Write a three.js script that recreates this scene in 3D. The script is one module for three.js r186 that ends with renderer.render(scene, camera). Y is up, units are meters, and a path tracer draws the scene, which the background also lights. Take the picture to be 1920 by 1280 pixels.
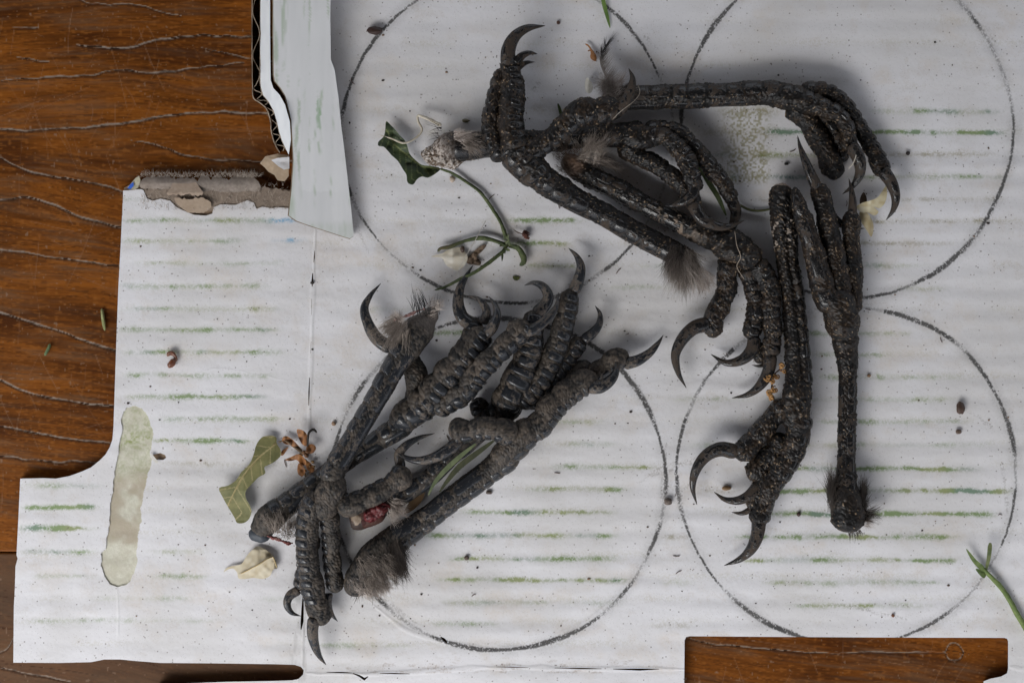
import * as THREE from 'three';
import { TessellateModifier } from 'three/addons/modifiers/TessellateModifier.js';
import { mergeGeometries, mergeVertices, toCreasedNormals } from 'three/addons/utils/BufferGeometryUtils.js';

// ---------------------------------------------------------------- camera, sky, sun, exposure
const S = 0.00018;                 // metres per photograph pixel on the cardboard
const BT = 0.0042;                 // height of the cardboard's top face above the table
const DIST = 640 * S / Math.tan(12 * Math.PI / 180);
const ROOF_EDGE = 0.64;             // how far the porch roof reaches past the table's middle, metres
const scene = new THREE.Scene();
const camera = new THREE.PerspectiveCamera(24, 1024 / 682, 0.02, 20);
camera.position.set(0, BT + DIST, 0);
camera.up.set(0, 0, -1);
camera.lookAt(0, 0, 0);
const renderer = new THREE.WebGLRenderer({ antialias: true });
renderer.toneMapping = THREE.LinearToneMapping;
renderer.toneMappingExposure = 2.45;
renderer.shadowMap.enabled = true;
renderer.shadowMap.type = THREE.PCFSoftShadowMap;
{ // overcast sky, a third as bright at the horizon as overhead
  const w = 64, h = 32, d = new Float32Array(w * h * 4);
  for (let y = 0; y < h; y++) for (let x = 0; x < w; x++) {
    const el = ((y + 0.5) / h - 0.5) * Math.PI, i = (y * w + x) * 4;
    const l = el > 0 ? 1.0 * (1 + 2 * Math.sin(el)) / 3 : 0.1;
    d[i] = l * 0.93; d[i + 1] = l * 0.97; d[i + 2] = l * 1.06; d[i + 3] = 1;
  }
  const t = new THREE.DataTexture(d, w, h, THREE.RGBAFormat, THREE.FloatType);
  t.mapping = THREE.EquirectangularReflectionMapping; t.magFilter = THREE.LinearFilter; t.needsUpdate = true;
  scene.background = t; scene.environment = t;
}
const sun = new THREE.DirectionalLight(new THREE.Color(1, 0.97, 0.93), 1.5);
sun.position.set(-0.45, 0.75, 0.55);
sun.castShadow = true; sun.shadow.radius = 78; sun.shadow.mapSize.set(2048, 2048);
Object.assign(sun.shadow.camera, { left: -0.4, right: 0.4, top: 0.4, bottom: -0.4, near: 0.1, far: 4 });
scene.add(sun, sun.target);
{ // the low porch roof that keeps the sky overhead off the table: boards and rafters, open towards the lower left of the picture
  const M = new THREE.MeshStandardMaterial({ color: new THREE.Color(0.07, 0.05, 0.035), roughness: 0.9 });
  const r = new THREE.Group(); r.name = 'porch_roof'; r.position.set(-0.36 * ROOF_EDGE, 0.74, 0.933 * ROOF_EDGE); r.rotation.y = -0.37; r.userData = { label: 'dark boarded porch roof above the table', category: 'roof' }; scene.add(r);
  for (let i = 0; i < 10; i++) { const b = new THREE.Mesh(new THREE.BoxGeometry(3.6, 0.02, 0.196), M); b.name = 'board'; b.position.set(0, 0.011, -0.1 - i * 0.2); r.add(b); }
  for (let i = 0; i < 4; i++) { const b = new THREE.Mesh(new THREE.BoxGeometry(0.06, 0.09, 1.98), M); b.name = 'rafter'; b.position.set(-1.6 + i * 1.07, 0.068, -1.0); r.add(b); }
}

// ---------------------------------------------------------------- helpers
let seed = 20240611;
const rnd = () => { seed = (seed + 0x6D2B79F5) | 0; let t = Math.imul(seed ^ (seed >>> 15), 1 | seed); t = (t + Math.imul(t ^ (t >>> 7), 61 | t)) ^ t; return ((t ^ (t >>> 14)) >>> 0) / 4294967296; };
const rr = (a, b) => a + (b - a) * rnd();
const clamp = (x, a = 0, b = 1) => x < a ? a : x > b ? b : x;
const sst = (a, b, x) => { const t = clamp((x - a) / (b - a)); return t * t * (3 - 2 * t); };
const mixc = (a, b, t) => [a[0] + (b[0] - a[0]) * t, a[1] + (b[1] - a[1]) * t, a[2] + (b[2] - a[2]) * t];
function hs(x, y, z) { let h = Math.imul(x, 374761393) ^ Math.imul(y, 668265263) ^ Math.imul(z, 1274126177); h = Math.imul(h ^ (h >>> 13), 1274126177); h ^= h >>> 16; return (h >>> 0) / 4294967296; }
function n2(x, y, s = 0) {
  const i = Math.floor(x), j = Math.floor(y); let u = x - i, v = y - j; u = u * u * (3 - 2 * u); v = v * v * (3 - 2 * v);
  const a = hs(i, j, s), b = hs(i + 1, j, s), c = hs(i, j + 1, s), d = hs(i + 1, j + 1, s);
  return a + (b - a) * u + (c - a + (a - b - c + d) * u) * v;
}
function n3(x, y, z) {
  const i = Math.floor(x), j = Math.floor(y), k = Math.floor(z); let u = x - i, v = y - j, w = z - k;
  u = u * u * (3 - 2 * u); v = v * v * (3 - 2 * v); w = w * w * (3 - 2 * w);
  const l = (a, b, t) => a + (b - a) * t;
  return l(l(l(hs(i, j, k), hs(i + 1, j, k), u), l(hs(i, j + 1, k), hs(i + 1, j + 1, k), u), v),
    l(l(hs(i, j, k + 1), hs(i + 1, j, k + 1), u), l(hs(i, j + 1, k + 1), hs(i + 1, j + 1, k + 1), u), v), w);
}
const f2 = (x, y, s = 0) => 0.5 * n2(x, y, s) + 0.3 * n2(x * 2.1, y * 2.1, s + 7) + 0.2 * n2(x * 4.3, y * 4.3, s + 13);
const f3 = (x, y, z) => 0.52 * n3(x, y, z) + 0.3 * n3(x * 2.1 + 9, y * 2.1, z * 2.1) + 0.18 * n3(x * 4.4, y * 4.4 + 5, z * 4.4);
// nearest two cell points: [F1, F2, id]
const wOut = [0, 0, 0];
function worley(x, y, z) {
  const i = Math.floor(x), j = Math.floor(y), k = Math.floor(z); let a = 9, b = 9, id = 0;
  for (let p = -1; p < 2; p++) for (let q = -1; q < 2; q++) for (let r = -1; r < 2; r++) {
    const X = i + p, Y = j + q, Z = k + r, h = hs(X, Y, Z), h2 = (h * 7919) % 1, h3 = (h * 104729) % 1;
    const dx = X + h - x, dy = Y + h2 - y, dz = Z + h3 - z, d = dx * dx + dy * dy + dz * dz;
    if (d < a) { b = a; a = d; id = h3; } else if (d < b) b = d;
  }
  wOut[0] = Math.sqrt(a); wOut[1] = Math.sqrt(b); wOut[2] = id; return wOut;
}
// gentle warp of the cardboard, in millimetres
const warp = (px, py) => 1.1 * (n2(px / 330 + 3, py / 260 + 8, 5) - 0.5) + 0.5 * (n2(px / 120, py / 110, 6) - 0.5);
// photograph pixel + height in mm above the cardboard -> world
function P(px, py, h = 0) { const k = (DIST - h / 1000) / DIST; return new THREE.Vector3((px - 960) * S * k, BT + h / 1000, (py - 640) * S * k); }
const onBoard = (px, py, h = 0) => P(px, py, h + warp(px, py));
const taken = {};
function numbered(n) { taken[n] = (taken[n] ?? -1) + 1; return taken[n] ? `${n}_${String(taken[n]).padStart(3, '0')}` : n; }
function thing(name, at, label, category, group) {
  const g = new THREE.Group(); g.name = numbered(name); g.position.copy(at); g.userData = { label, category };
  if (group) g.userData.group = group; scene.add(g); return g;
}
const rootPos = o => { while (o.parent && o.parent !== scene) o = o.parent; return o.position; };
function part(name, geo, mat, parent, extra) { // geo is in world coordinates; parents below the root have no transform of their own
  const p = rootPos(parent); geo.translate(-p.x, -p.y, -p.z);
  const m = new THREE.Mesh(geo, mat); m.name = name; if (extra) Object.assign(m.userData, extra); parent.add(m); return m;
}
function single(name, geo, mat, label, category, group, kind) { // a thing that is one mesh, origin at its base
  geo.computeBoundingBox(); const b = geo.boundingBox, c = new THREE.Vector3((b.min.x + b.max.x) / 2, b.min.y, (b.min.z + b.max.z) / 2);
  geo.translate(-c.x, -c.y, -c.z); const m = new THREE.Mesh(geo, mat); m.name = numbered(name); m.position.copy(c);
  m.userData = { label, category }; if (group) m.userData.group = group; if (kind) m.userData.kind = kind; scene.add(m); return m;
}
// ---------------------------------------------------------------- textures in photograph pixels, x from -64, y from -60
const TW = 2048, TH = 1400, TX = -64, TY = -60;
function tex(w, h, f, srgb, wrap = THREE.MirroredRepeatWrapping, sub = 1) { // sub: pixels of the photograph per texel
  w /= sub; h /= sub;
  const d = new Uint8Array(w * h * 4), o = [0, 0, 0];
  for (let y = 0; y < h; y++) for (let x = 0; x < w; x++) {
    f(x * sub, y * sub, o); const i = (y * w + x) * 4;
    for (let c = 0; c < 3; c++) { const v = clamp(o[c]); d[i + c] = 255 * (srgb ? (v < 0.0031308 ? v * 12.92 : 1.055 * Math.pow(v, 1 / 2.4) - 0.055) : v) + 0.5; }
    d[i + 3] = 255;
  }
  const t = new THREE.DataTexture(d, w, h); t.magFilter = THREE.LinearFilter; t.minFilter = THREE.LinearMipmapLinearFilter; t.generateMipmaps = true;
  t.wrapS = t.wrapT = wrap; if (srgb) t.colorSpace = THREE.SRGBColorSpace; t.needsUpdate = true; return t;
}
function rasterLines(lines) { // polylines [[x,y]..., width, depth] -> distance-shaped strength buffers
  const v = new Float32Array(TW * TH);
  for (const { p, w, k = 1, wob = 3, sd = 1 } of lines) {
    const c = new THREE.CatmullRomCurve3(p.map(q => new THREE.Vector3(q[0], q[1], 0)), false, 'centripetal');
    const L = c.getLength(), n = Math.ceil(L);
    const pts = c.getSpacedPoints(n);
    for (let i = 0; i <= n; i++) {
      const t = i / n, ends = Math.min(1, t * 9, (1 - t) * 9);
      const ww = w * (0.45 + 0.9 * n2(i / 34, sd, 31)) * (0.35 + 0.65 * ends);
      const cx = pts[i].x - TX, cy = pts[i].y - TY + wob * (n2(i / 22, sd, 33) - 0.5) * 2, R = Math.ceil(ww + 2);
      for (let yy = -R; yy <= R; yy++) for (let xx = -R; xx <= R; xx++) {
        const X = Math.round(cx + xx), Y = Math.round(cy + yy); if (X < 0 || Y < 0 || X >= TW || Y >= TH) continue;
        const e = k * (1 - sst(ww * 0.35, ww + 0.8, Math.hypot(X - cx, Y - cy))); const q = Y * TW + X; if (e > v[q]) v[q] = e;
      }
    }
  }
  return v;
}
const inPoly = (pts, x, y) => { let c = false; for (let i = 0, j = pts.length - 1; i < pts.length; j = i++) { const [a, b] = pts[i], [e, f] = pts[j]; if ((b > y) !== (f > y) && x < (e - a) * (y - b) / (f - b) + a) c = !c; } return c; };
// thin sheet from an outline in pixels; height(px, py) in mm is its underside, thickness in mm
function sheet(outline, holes, thick, height, edge = 12, crease = 0.6, uvOf) {
  const sh = new THREE.Shape(outline.map(p => new THREE.Vector2(p[0], p[1])));
  for (const h of holes) sh.holes.push(new THREE.Path(h.map(p => new THREE.Vector2(p[0], p[1]))));
  let g = new THREE.ExtrudeGeometry(sh, { depth: 1, bevelEnabled: false, steps: 1 });
  g.deleteAttribute('uv'); g.deleteAttribute('normal');
  g = new TessellateModifier(edge, 14).modify(g.index ? g.toNonIndexed() : g);
  const a = g.attributes.position, uv = new Float32Array(a.count * 2), px = new Float32Array(a.count * 2);
  for (let i = 0; i < a.count; i++) {
    const x = a.getX(i), y = a.getY(i), z = a.getZ(i);
    px[2 * i] = x; px[2 * i + 1] = y;
    const u = uvOf ? uvOf(x, y) : [(x - TX) / TW, (y - TY) / TH]; uv[2 * i] = u[0]; uv[2 * i + 1] = u[1];
    const v = P(x, y, height(x, y) + z * thick); a.setXYZ(i, v.x, v.y, v.z);
  }
  g.setAttribute('uv', new THREE.BufferAttribute(uv, 2)); g.setAttribute('px', new THREE.BufferAttribute(px, 2));
  g = toCreasedNormals(g, crease); return g;
}
function paint(g, f) { // vertex colours from pixel position
  const a = g.attributes.px, c = new Float32Array(a.count * 3); 
  for (let i = 0; i < a.count; i++) { const q = f(a.getX(i), a.getY(i)); c[3 * i] = q[0]; c[3 * i + 1] = q[1]; c[3 * i + 2] = q[2]; }
  g.setAttribute('color', new THREE.BufferAttribute(c, 3)); return g;
}
const std = (o) => new THREE.MeshStandardMaterial(o);
const vcol = (rough = 0.9, o = {}) => std({ vertexColors: true, roughness: rough, ...o });

// ---------------------------------------------------------------- table
{
  const cracks = [
    [[0, 150], [73, 144], [175, 139], [197, 131], [292, 135], [365, 126], [456, 117]], [[142, 84], [226, 88], [274, 80], [299, 73], [365, 65], [470, 69], [560, 72]],
    [[-64, 236], [0, 241], [47, 244], [109, 240], [219, 231], [310, 215], [383, 209], [496, 211], [600, 214]], [[244, 261], [317, 279], [336, 288], [401, 297], [503, 301], [600, 304]],
    [[-64, 270], [0, 296], [47, 317], [117, 333], [175, 341], [233, 358], [330, 372]], [[-64, 380], [0, 373], [44, 369], [91, 379], [139, 401], [226, 425], [330, 440]],
    [[124, -20], [168, 4], [248, 7], [339, 29]], [[376, 88], [471, 108], [540, 120]], [[-64, 452], [0, 466], [109, 482], [222, 498], [300, 510]],
    [[-64, 560], [0, 586], [66, 606], [117, 622], [182, 646], [215, 657], [300, 690]], [[-64, 690], [0, 710], [36, 728], [102, 746], [212, 761], [300, 780]],
    [[-64, 790], [0, 799], [73, 812], [197, 829], [260, 840]], [[-64, 848], [0, 854], [91, 863], [175, 865], [240, 870]], [[20, 52], [70, 50]], [[30, 108], [90, 114]],
    [[1280, 1190], [1320, 1203], [1430, 1214], [1530, 1222], [1650, 1222], [1770, 1221]], [[0, 1250], [60, 1262], [130, 1275]], [[-20, 1225], [10, 1215], [26, 1190]],
    [[1772, 1221], [1780, 1207], [1795, 1206], [1806, 1220], [1797, 1236], [1780, 1236], [1772, 1223]],
  ].map((p, i) => ({ p, w: (i > 14 || i === 13 || i === 14) ? 1.0 : [1.6, 2.1, 2.1, 1.2, 1.7, 2.0, 1.2, 1.0, 1.6, 2.4, 1.8, 1.8, 1.4][i], sd: i * 3.7, wob: 2.2 }));
  const cr = rasterLines(cracks);
  const scr = rasterLines(Array.from({ length: 190 }, (_, i) => {
    const x = i < 165 ? rr(-50, 560) : rr(1290, 1890), y = i < 165 ? rr(-40, 900) : rr(1190, 1290), a = rnd() < 0.7 ? rr(1.0, 2.1) : rr(-0.5, 0.5), l = rr(12, 150);
    return { p: [[x, y], [x + Math.cos(a) * l * 0.5 + rr(-3, 3), y + Math.sin(a) * l * 0.5], [x + Math.cos(a) * l, y + Math.sin(a) * l]], w: rr(0.35, 0.75), k: rr(0.12, 0.5), sd: i, wob: 0.4 };
  }));
  const bend = (x, y) => y + 24 * Math.sin(x / 300 + 0.6) + (y > 260 ? -Math.min(1, (y - 260) / 160) * x * 0.2 : 0) + 26 * (n2(x / 210, y / 170, 40) - 0.5);
  const col = tex(TW, TH, (ix, iy, o) => {
    const x = ix + TX, y = iy + TY, yy = bend(x, y);
    let g = f2(x / 90, yy / 5.5, 41), fine = n2(x / 16, yy / 1.6, 42), big = f2(x / 260, yy / 60, 43);
    let c = mixc([0.064, 0.018, 0.0025], [0.27, 0.085, 0.010], clamp(0.10 + 0.85 * (g - 0.25) + 1.1 * (big - 0.47)));
    c = mixc(c, [0.05, 0.015, 0.003], 0.5 * sst(0.6, 0.9, fine));
    c = mixc(c, [0.34, 0.125, 0.025], 0.35 * sst(0.62, 0.95, n2(x / 8, yy / 2.2, 44)));
    if (y > 1036) c = mixc(c, x < 700 ? [0.085, 0.055, 0.036] : c, 0.55 + 0.3 * g);
    c = mixc(c, [0.034, 0.011, 0.003], 0.75 * sst(0.70, 0.86, f2(x / 150, yy / 2.6, 52)));
    const grime = sst(0.42, 0.72, f2(x / 150, yy / 20, 46)) * (0.25 + 0.6 * sst(0.3, 0.7, n2(x / 40, yy / 3, 53)));
    c = mixc(c, [0.135, 0.080, 0.045], grime * 0.5);
    const q = iy * TW + ix, k = cr[q];
    if (k > 0) c = k > 0.97 && n2(x / 30, y / 9, 54) > 0.72 ? [0.022, 0.012, 0.007] : mixc(c, mixc([0.060, 0.042, 0.030], [0.24, 0.195, 0.16], sst(0.22, 0.6, 0.55 * n2(x / 14, y / 2.2, 47) + 0.45 * n2(x / 4, y / 1.5, 51))), sst(0.05, 0.9, k));
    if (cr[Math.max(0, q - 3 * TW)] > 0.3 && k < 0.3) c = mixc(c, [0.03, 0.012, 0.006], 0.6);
    if (scr[q] > 0) c = mixc(c, [0.36, 0.23, 0.15], scr[q] * 0.55);
    const pit = n2(x / 5, y / 5, 48); if (pit > 0.93) c = mixc(c, [0.25, 0.17, 0.12], 0.5);
    o[0] = c[0]; o[1] = c[1]; o[2] = c[2];
  }, true, THREE.MirroredRepeatWrapping, 2);
  const bmp = tex(TW, TH, (ix, iy, o) => {
    const x = ix + TX, y = iy + TY, yy = bend(x, y), q = iy * TW + ix;
    o[0] = o[1] = o[2] = 0.72 + 0.16 * (f2(x / 60, yy / 3.2, 41) - 0.5) + 0.07 * (n2(x / 3, yy / 1.5, 49) - 0.5) - 0.5 * cr[q] - 0.12 * scr[q];
  }, false, THREE.MirroredRepeatWrapping, 2);
  const M = new THREE.MeshPhysicalMaterial({ map: col, bumpMap: bmp, bumpScale: 0.0003, roughness: 0.5, specularIntensity: 0.22 });
  const t = new THREE.Group(); t.name = 'table_top'; t.position.set(0, -0.028, 0); t.userData = { kind: 'structure', label: 'worn orange brown wooden table top with cracks along the grain', category: 'table' }; scene.add(t);
  for (const [y0, y1] of [[-900, 1034.5], [1036.5, 2200]]) {
    const k = (DIST + BT) / DIST, x0 = (-1500 - 960) * S * k, x1 = (3400 - 960) * S * k, z0 = (y0 - 640) * S * k, z1 = (y1 - 640) * S * k, r = 0.0007;
    const sh = new THREE.Shape([[z0 + r, 0], [z1 - r, 0], [z1 - r * 0.3, -r * 0.3], [z1, -r], [z1, -0.028], [z0, -0.028], [z0, -r], [z0 + r * 0.3, -r * 0.3]].map(p => new THREE.Vector2(...p)));
    const g = new THREE.ExtrudeGeometry(sh, { depth: x1 - x0, bevelEnabled: false }); // x along z of the shape
    const a = g.attributes.position, uv = g.attributes.uv;
    for (let i = 0; i < a.count; i++) { const z = a.getX(i), y = a.getY(i), x = x0 + a.getZ(i); a.setXYZ(i, x, y, z); uv.setXY(i, (x / (S * k) + 960 - TX) / TW, (z / (S * k) + 640 - TY) / TH); }
    g.index ? 0 : 0; const n = toCreasedNormals(g, 0.5);
    for (let i = 0; i < n.attributes.position.count; i += 3) for (const at of ['position', 'uv', 'normal']) { const b = n.attributes[at], s = b.itemSize; for (let c = 0; c < s; c++) { const u = b.array[(i + 1) * s + c]; b.array[(i + 1) * s + c] = b.array[(i + 2) * s + c]; b.array[(i + 2) * s + c] = u; } }
    n.computeVertexNormals();
    part('plank', n, M, t);
  }
}

// ---------------------------------------------------------------- cardboard
const peel = [[235, 765], [250, 760], [265, 765], [278, 785], [286, 810], [283, 835], [280, 850], [283, 870], [275, 890], [272, 910], [266, 935], [262, 955], [265, 975], [260, 988], [258, 1000], [255, 1030], [257, 1050], [250, 1075], [243, 1090], [232, 1097], [218, 1100], [205, 1095], [195, 1080], [188, 1060], [190, 1035], [197, 1030], [200, 1005], [205, 980], [207, 940], [212, 910], [215, 880], [222, 850], [222, 840], [228, 810], [226, 790], [230, 775]];
for (let i = peel.length - 1; i >= 0; i--) { const [x, y] = peel[i], [u, v] = peel[(i + 1) % peel.length], l = Math.hypot(u - x, v - y); for (let k = Math.floor(l / 5); k > 0; k--) { const t = k / (Math.floor(l / 5) + 1); peel.splice(i + 1, 0, [x + (u - x) * t + 3.2 * (n2(y / 6 + t * 4, i, 116) - 0.5), y + (v - y) * t + 2.4 * (n2(x / 6 + t * 4, i, 117) - 0.5)]); } }
const slit = (p, w) => { const u = [], d = []; p.forEach(([x, y], i) => { const a = p[Math.max(0, i - 1)], b = p[Math.min(p.length - 1, i + 1)], l = Math.hypot(b[0] - a[0], b[1] - a[1]), e = (i === 0 || i === p.length - 1) ? 0.35 : rr(0.7, 1.3), nx = -(b[1] - a[1]) / l * w * e, ny = (b[0] - a[0]) / l * w * e; u.push([x + nx, y + ny]); d.unshift([x - nx, y - ny]); }); return u.concat(d); };
const slits = [
  slit([[589.5, 470], [589, 482], [588, 492]], 1.1), slit([[586, 512], [585.5, 525], [585, 537]], 2.2), slit([[584, 560], [583.5, 590]], 0.7), slit([[583, 640], [582, 662]], 0.8), slit([[580, 708], [579, 735], [578.5, 760]], 1.6),
  slit([[568, 1116], [567, 1140], [566, 1165], [564, 1180]], 2.6), slit([[612, 1260], [640, 1260.5], [660, 1261.5]], 1.4), slit([[661, 1262], [674, 1267], [683, 1273], [690, 1268]], 2.2), slit([[712, 1262], [740, 1262.5], [768, 1263]], 1.5),
  slit([[930, 1250], [960, 1250.5], [990, 1251.5]], 1.0), slit([[1040, 1252], [1090, 1253], [1128, 1253.5]], 1.3), slit([[1150, 1254], [1200, 1255], [1236, 1254]], 1.6), slit([[826, 1194], [833, 1199], [838, 1205]], 3), slit([[1028, 1200], [1050, 1192]], 0.9),
];
const torn = [[230, 357], [262, 354], [268, 356], [275, 372], [286, 376], [300, 372], [318, 376], [330, 388], [345, 395], [362, 402], [385, 404], [397, 400], [400, 388], [412, 383], [426, 383], [440, 384], [452, 379], [463, 375], [476, 380], [480, 391], [492, 387], [507, 390], [520, 388], [545, 390]];
const lowRight = [[566, 400], [566, 380], [566, 100], [568, -56], [1980, -56], [1980, 1334], [1843, 1334], [1845, 1277], [1858, 1272], [1878, 1268], [1889, 1262], [1891, 1254], [1891, 1202], [1889, 1197], [1884, 1195.5], [1700, 1195], [1500, 1194], [1294, 1192.5], [1287, 1194], [1284, 1200], [1283.5, 1250], [1283, 1334],
  [700, 1334], [470, 1334], [300, 1334], [296, 1283], [420, 1278], [520, 1276], [548, 1275], [560, 1272], [568, 1264], [569, 1256], [564, 1250], [552, 1246], [520, 1245], [420, 1243.5], [300, 1242.5], [255, 1239], [225, 1236], [195, 1236], [170, 1241], [110, 1242.5], [24, 1242], [25, 1137], [27, 1100], [28, 1062], [32, 1047], [30, 1040], [34, 961], [37, 897],
  [80, 896], [104, 897], [130, 892], [152, 884], [170, 876], [186, 863], [197, 852], [205, 838], [210, 824], [212, 800], [214, 740], [217, 650], [221, 540], [226, 450]];
const outline = [...torn, ...lowRight];
{
  const rows = [];
  const row = (y, x0, x1, k, hue = 0) => rows.push([y, x0, x1, k, hue]);
  // the strong stains, as they lie on the photograph: y, from, to, strength, hue (0 leaf green, 1 blue green, 2 olive tan, 3 sky blue)
  [[413, 228, 520, .5], [412, 505, 560, .8, 3], [373, 230, 262, .6], [451, 230, 450, .45], [450, 520, 560, .7, 3], [493, 262, 520, .45], [536, 228, 490, .55], [578, 228, 520, .6], [618, 228, 520, .7], [660, 235, 520, .6], [703, 240, 510, .6], [743, 250, 490, .9], [785, 300, 520, .6], [826, 290, 470, .7], [868, 300, 420, .35, 2],
    [909, 40, 190, .5], [950, 40, 180, 1.1], [990, 38, 170, 1.1], [1034, 40, 170, .6], [1034, 280, 380, .3], [1080, 60, 170, .35], [1080, 290, 380, .55], [1121, 180, 350, .3], [1163, 60, 400, .35], [1123, 500, 560, .6],
    [413, 955, 1090, .9], [456, 960, 1062, .9], [498, 985, 1085, .55], [498, 1210, 1300, .45], [538, 1130, 1260, .25], [580, 1290, 1440, .3, 2], [580, 690, 800, .35], [623, 790, 880, .9],
    [208, 1340, 1450, .6, 2], [208, 1640, 1870, .65], [247, 1330, 1475, .6, 2], [247, 1440, 1876, 1.3], [290, 1350, 1440, .8, 2], [290, 1345, 1385, .9, 1], [290, 1430, 1540, 1], [290, 1640, 1860, .45, 2], [331, 1360, 1390, .9, 1], [331, 1380, 1440, .7, 2], [331, 1440, 1520, .8, 1], [331, 1600, 1880, .5], [373, 1390, 1480, .3, 2], [373, 1640, 1890, .4, 2],
    [415, 1620, 1880, .6, 2], [456, 1600, 1780, .5, 2], [498, 1600, 1740, .45], [540, 1690, 1780, .35], [624, 1500, 1700, .5], [665, 1530, 1660, .5], [706, 1530, 1800, .6], [748, 1270, 1400, .35], [748, 1440, 1790, .4], [790, 1535, 1800, .55], [834, 1300, 1530, .3], [834, 1540, 1850, .5],
    [832, 1060, 1150, .6], [790, 1000, 1130, .45], [875, 1040, 1225, .75], [917, 1000, 1170, 1.0], [960, 870, 1150, .75], [1003, 800, 1150, .75], [1003, 925, 970, .8, 1], [1047, 850, 1160, .7], [1087, 830, 1170, .8], [1130, 840, 1020, .5], [1130, 1060, 1160, .25], [1170, 820, 940, .4], [1210, 600, 760, .4],
    [878, 1480, 1830, 1.3], [920, 1450, 1890, 1.3], [920, 1300, 1380, .3, 2], [963, 1440, 1860, 1.1], [963, 1290, 1380, .35, 2], [1006, 1385, 1790, .9], [1006, 1240, 1290, .5, 2], [1050, 1400, 1790, .85], [1050, 1240, 1290, .4, 2], [1092, 1440, 1760, .55], [1092, 1240, 1300, .5], [1135, 1490, 1740, .7], [1172, 1220, 1290, .3, 2]].forEach(a => row(...a));
  const hues = [[0.13, 0.22, 0.045], [0.06, 0.16, 0.14], [0.22, 0.19, 0.085], [0.16, 0.36, 0.55]];
  const grid = Array.from({ length: TH }, () => []);
  for (const r of rows) for (let y = Math.floor(r[0] - 16); y < r[0] + 16; y++) if (grid[y - TY]) grid[y - TY].push(r);
  const circ = [[950, 258, 311, 308, 1], [1588, 240, 311, 316, 2], [933, 908, 313, 313, 3], [1588, 890, 319, 317, 4]];
  const smear = rasterLines([[[1195, 905], [1300, 862], [1390, 836]], [[1210, 890], [1270, 868]], [[1290, 870], [1385, 830]], [[1260, 935], [1300, 905]], [[1240, 940], [1250, 830]], [[1000, 170], [1010, 150]], [[1205, 60], [1235, 90]], [[720, 1120], [780, 1170]], [[1560, 1130], [1700, 1160]], [[1800, 760], [1860, 800]], [[1880, 870], [1890, 960]], [[665, 420], [690, 470]], [[640, 790], [680, 700]]].map((p, i) => ({ p, w: 5, k: 0.34, sd: i * 9, wob: 4 })));
  const col = tex(TW, TH, (ix, iy, o) => {
    const x = ix + TX, y = iy + TY;
    const tooth = n2(x / 1.7, y / 1.7, 60), tooth2 = n2(x / 3.1, y / 3.1, 61);
    const blot = f2(x / 210, y / 190, 62), fib = n2(x / 11, y / 4, 63);
    let c = [0.70, 0.695, 0.715];
    c = mixc(c, [0.56, 0.545, 0.53], 0.55 * sst(0.38, 0.75, blot) + 0.14 * (tooth - 0.5) + 0.1 * (fib - 0.5));
    c = mixc(c, [0.50, 0.44, 0.38], 0.3 * sst(0.62, 0.8, f2(x / 34, y / 26, 115)) * tooth);
    c = mixc(c, [0.60, 0.545, 0.49], 0.4 * sst(0.55, 0.8, f2(x / 85, y / 60, 64)) * (0.5 + tooth2));
    // faint grime along every flute crest
    const ph = ((y - 247 - 3 * (n2(x / 300, 1, 65) - 0.5)) / 41.65), fr = (ph - Math.round(ph)) * 41.65;
    const gr = Math.exp(-fr * fr / 40) * sst(0.45, 0.8, n2(x / 90, Math.round(ph) * 3.3, 66));
    c = mixc(c, [0.40, 0.37, 0.22], 0.2 * gr * sst(0.35, 0.7, tooth));
    for (const [ry, x0, x1, k, hue] of grid[iy]) {
      if (x < x0 - 25 || x > x1 + 25) continue;
      const wy = ry + 2.4 * (n2(x / 60, ry, 67) - 0.5) + 2 * (n2(x / 6, ry, 68) - 0.5), dy = y - wy;
      const wide = (hue === 2 && ry < 350 && x < 1460) ? 10 : 3.5 + 2.4 * n2(x / 35, ry, 69);
      const along = sst(x0 - 24, x0 + 26, x) * sst(x1 + 24, x1 - 26, x) * (0.30 + 0.42 * sst(0.2, 0.7, n2(x / 60, ry * 1.7, 70)) + 0.6 * sst(0.4, 0.9, n2(x / 17, ry * 2.3, 78)));
      const s = k * along * Math.exp(-(dy * dy) / (wide * wide));
      const a = clamp(s * 1.3 * sst(0.06, 0.85, 0.6 * tooth + 0.4 * tooth2 + 0.2 * s));
      let q = hues[hue]; if (!hue) q = mixc(mixc(q, hues[1], 0.6 * sst(0.6, 0.8, n2(x / 55, ry * 2.1, 71))), [0.24, 0.27, 0.07], 0.75 * sst(0.5, 0.8, n2(x / 70, ry * 3.1, 72)));
      if (a > 0.003) c = mixc(c, q, Math.min(0.85, a));
    }
    if (x > 1335 && x < 1450 && y > 195 && y < 350) c = mixc(c, [0.27, 0.25, 0.12], 0.75 * sst(1335, 1385, x) * sst(1448, 1432, x) * sst(195, 215, y) * sst(350, 335, y) * sst(0.3, 0.8, tooth2));
    // charcoal circles
    for (const [cx, cy, rx, ry, sd] of circ) {
      const dx = (x - cx) / rx, dy = (y - cy) / ry, d = Math.hypot(dx, dy); if (d < 0.93 || d > 1.07) continue;
      const an = Math.atan2(dy, dx), A = an * 20, rad = 1 + 0.012 * (n2(A / 9, sd, 73) - 0.5) * 2 + 0.004 * (n2(A, sd, 74) - 0.5);
      const w = (2.6 + 4.6 * n2(A / 5, sd, 75)) * (sd === 1 ? 0.8 : 1), e = Math.abs(d - rad) * rx;
      let k = 1 - sst(w * 0.2, w * 1.15, e); k *= 0.42 + 0.75 * sst(0.2, 0.6, n2(A / 3.4 + 5, sd, 76));
      if (sd === 1 && an > -0.35 && an < 0.6) k *= 0.3;
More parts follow.
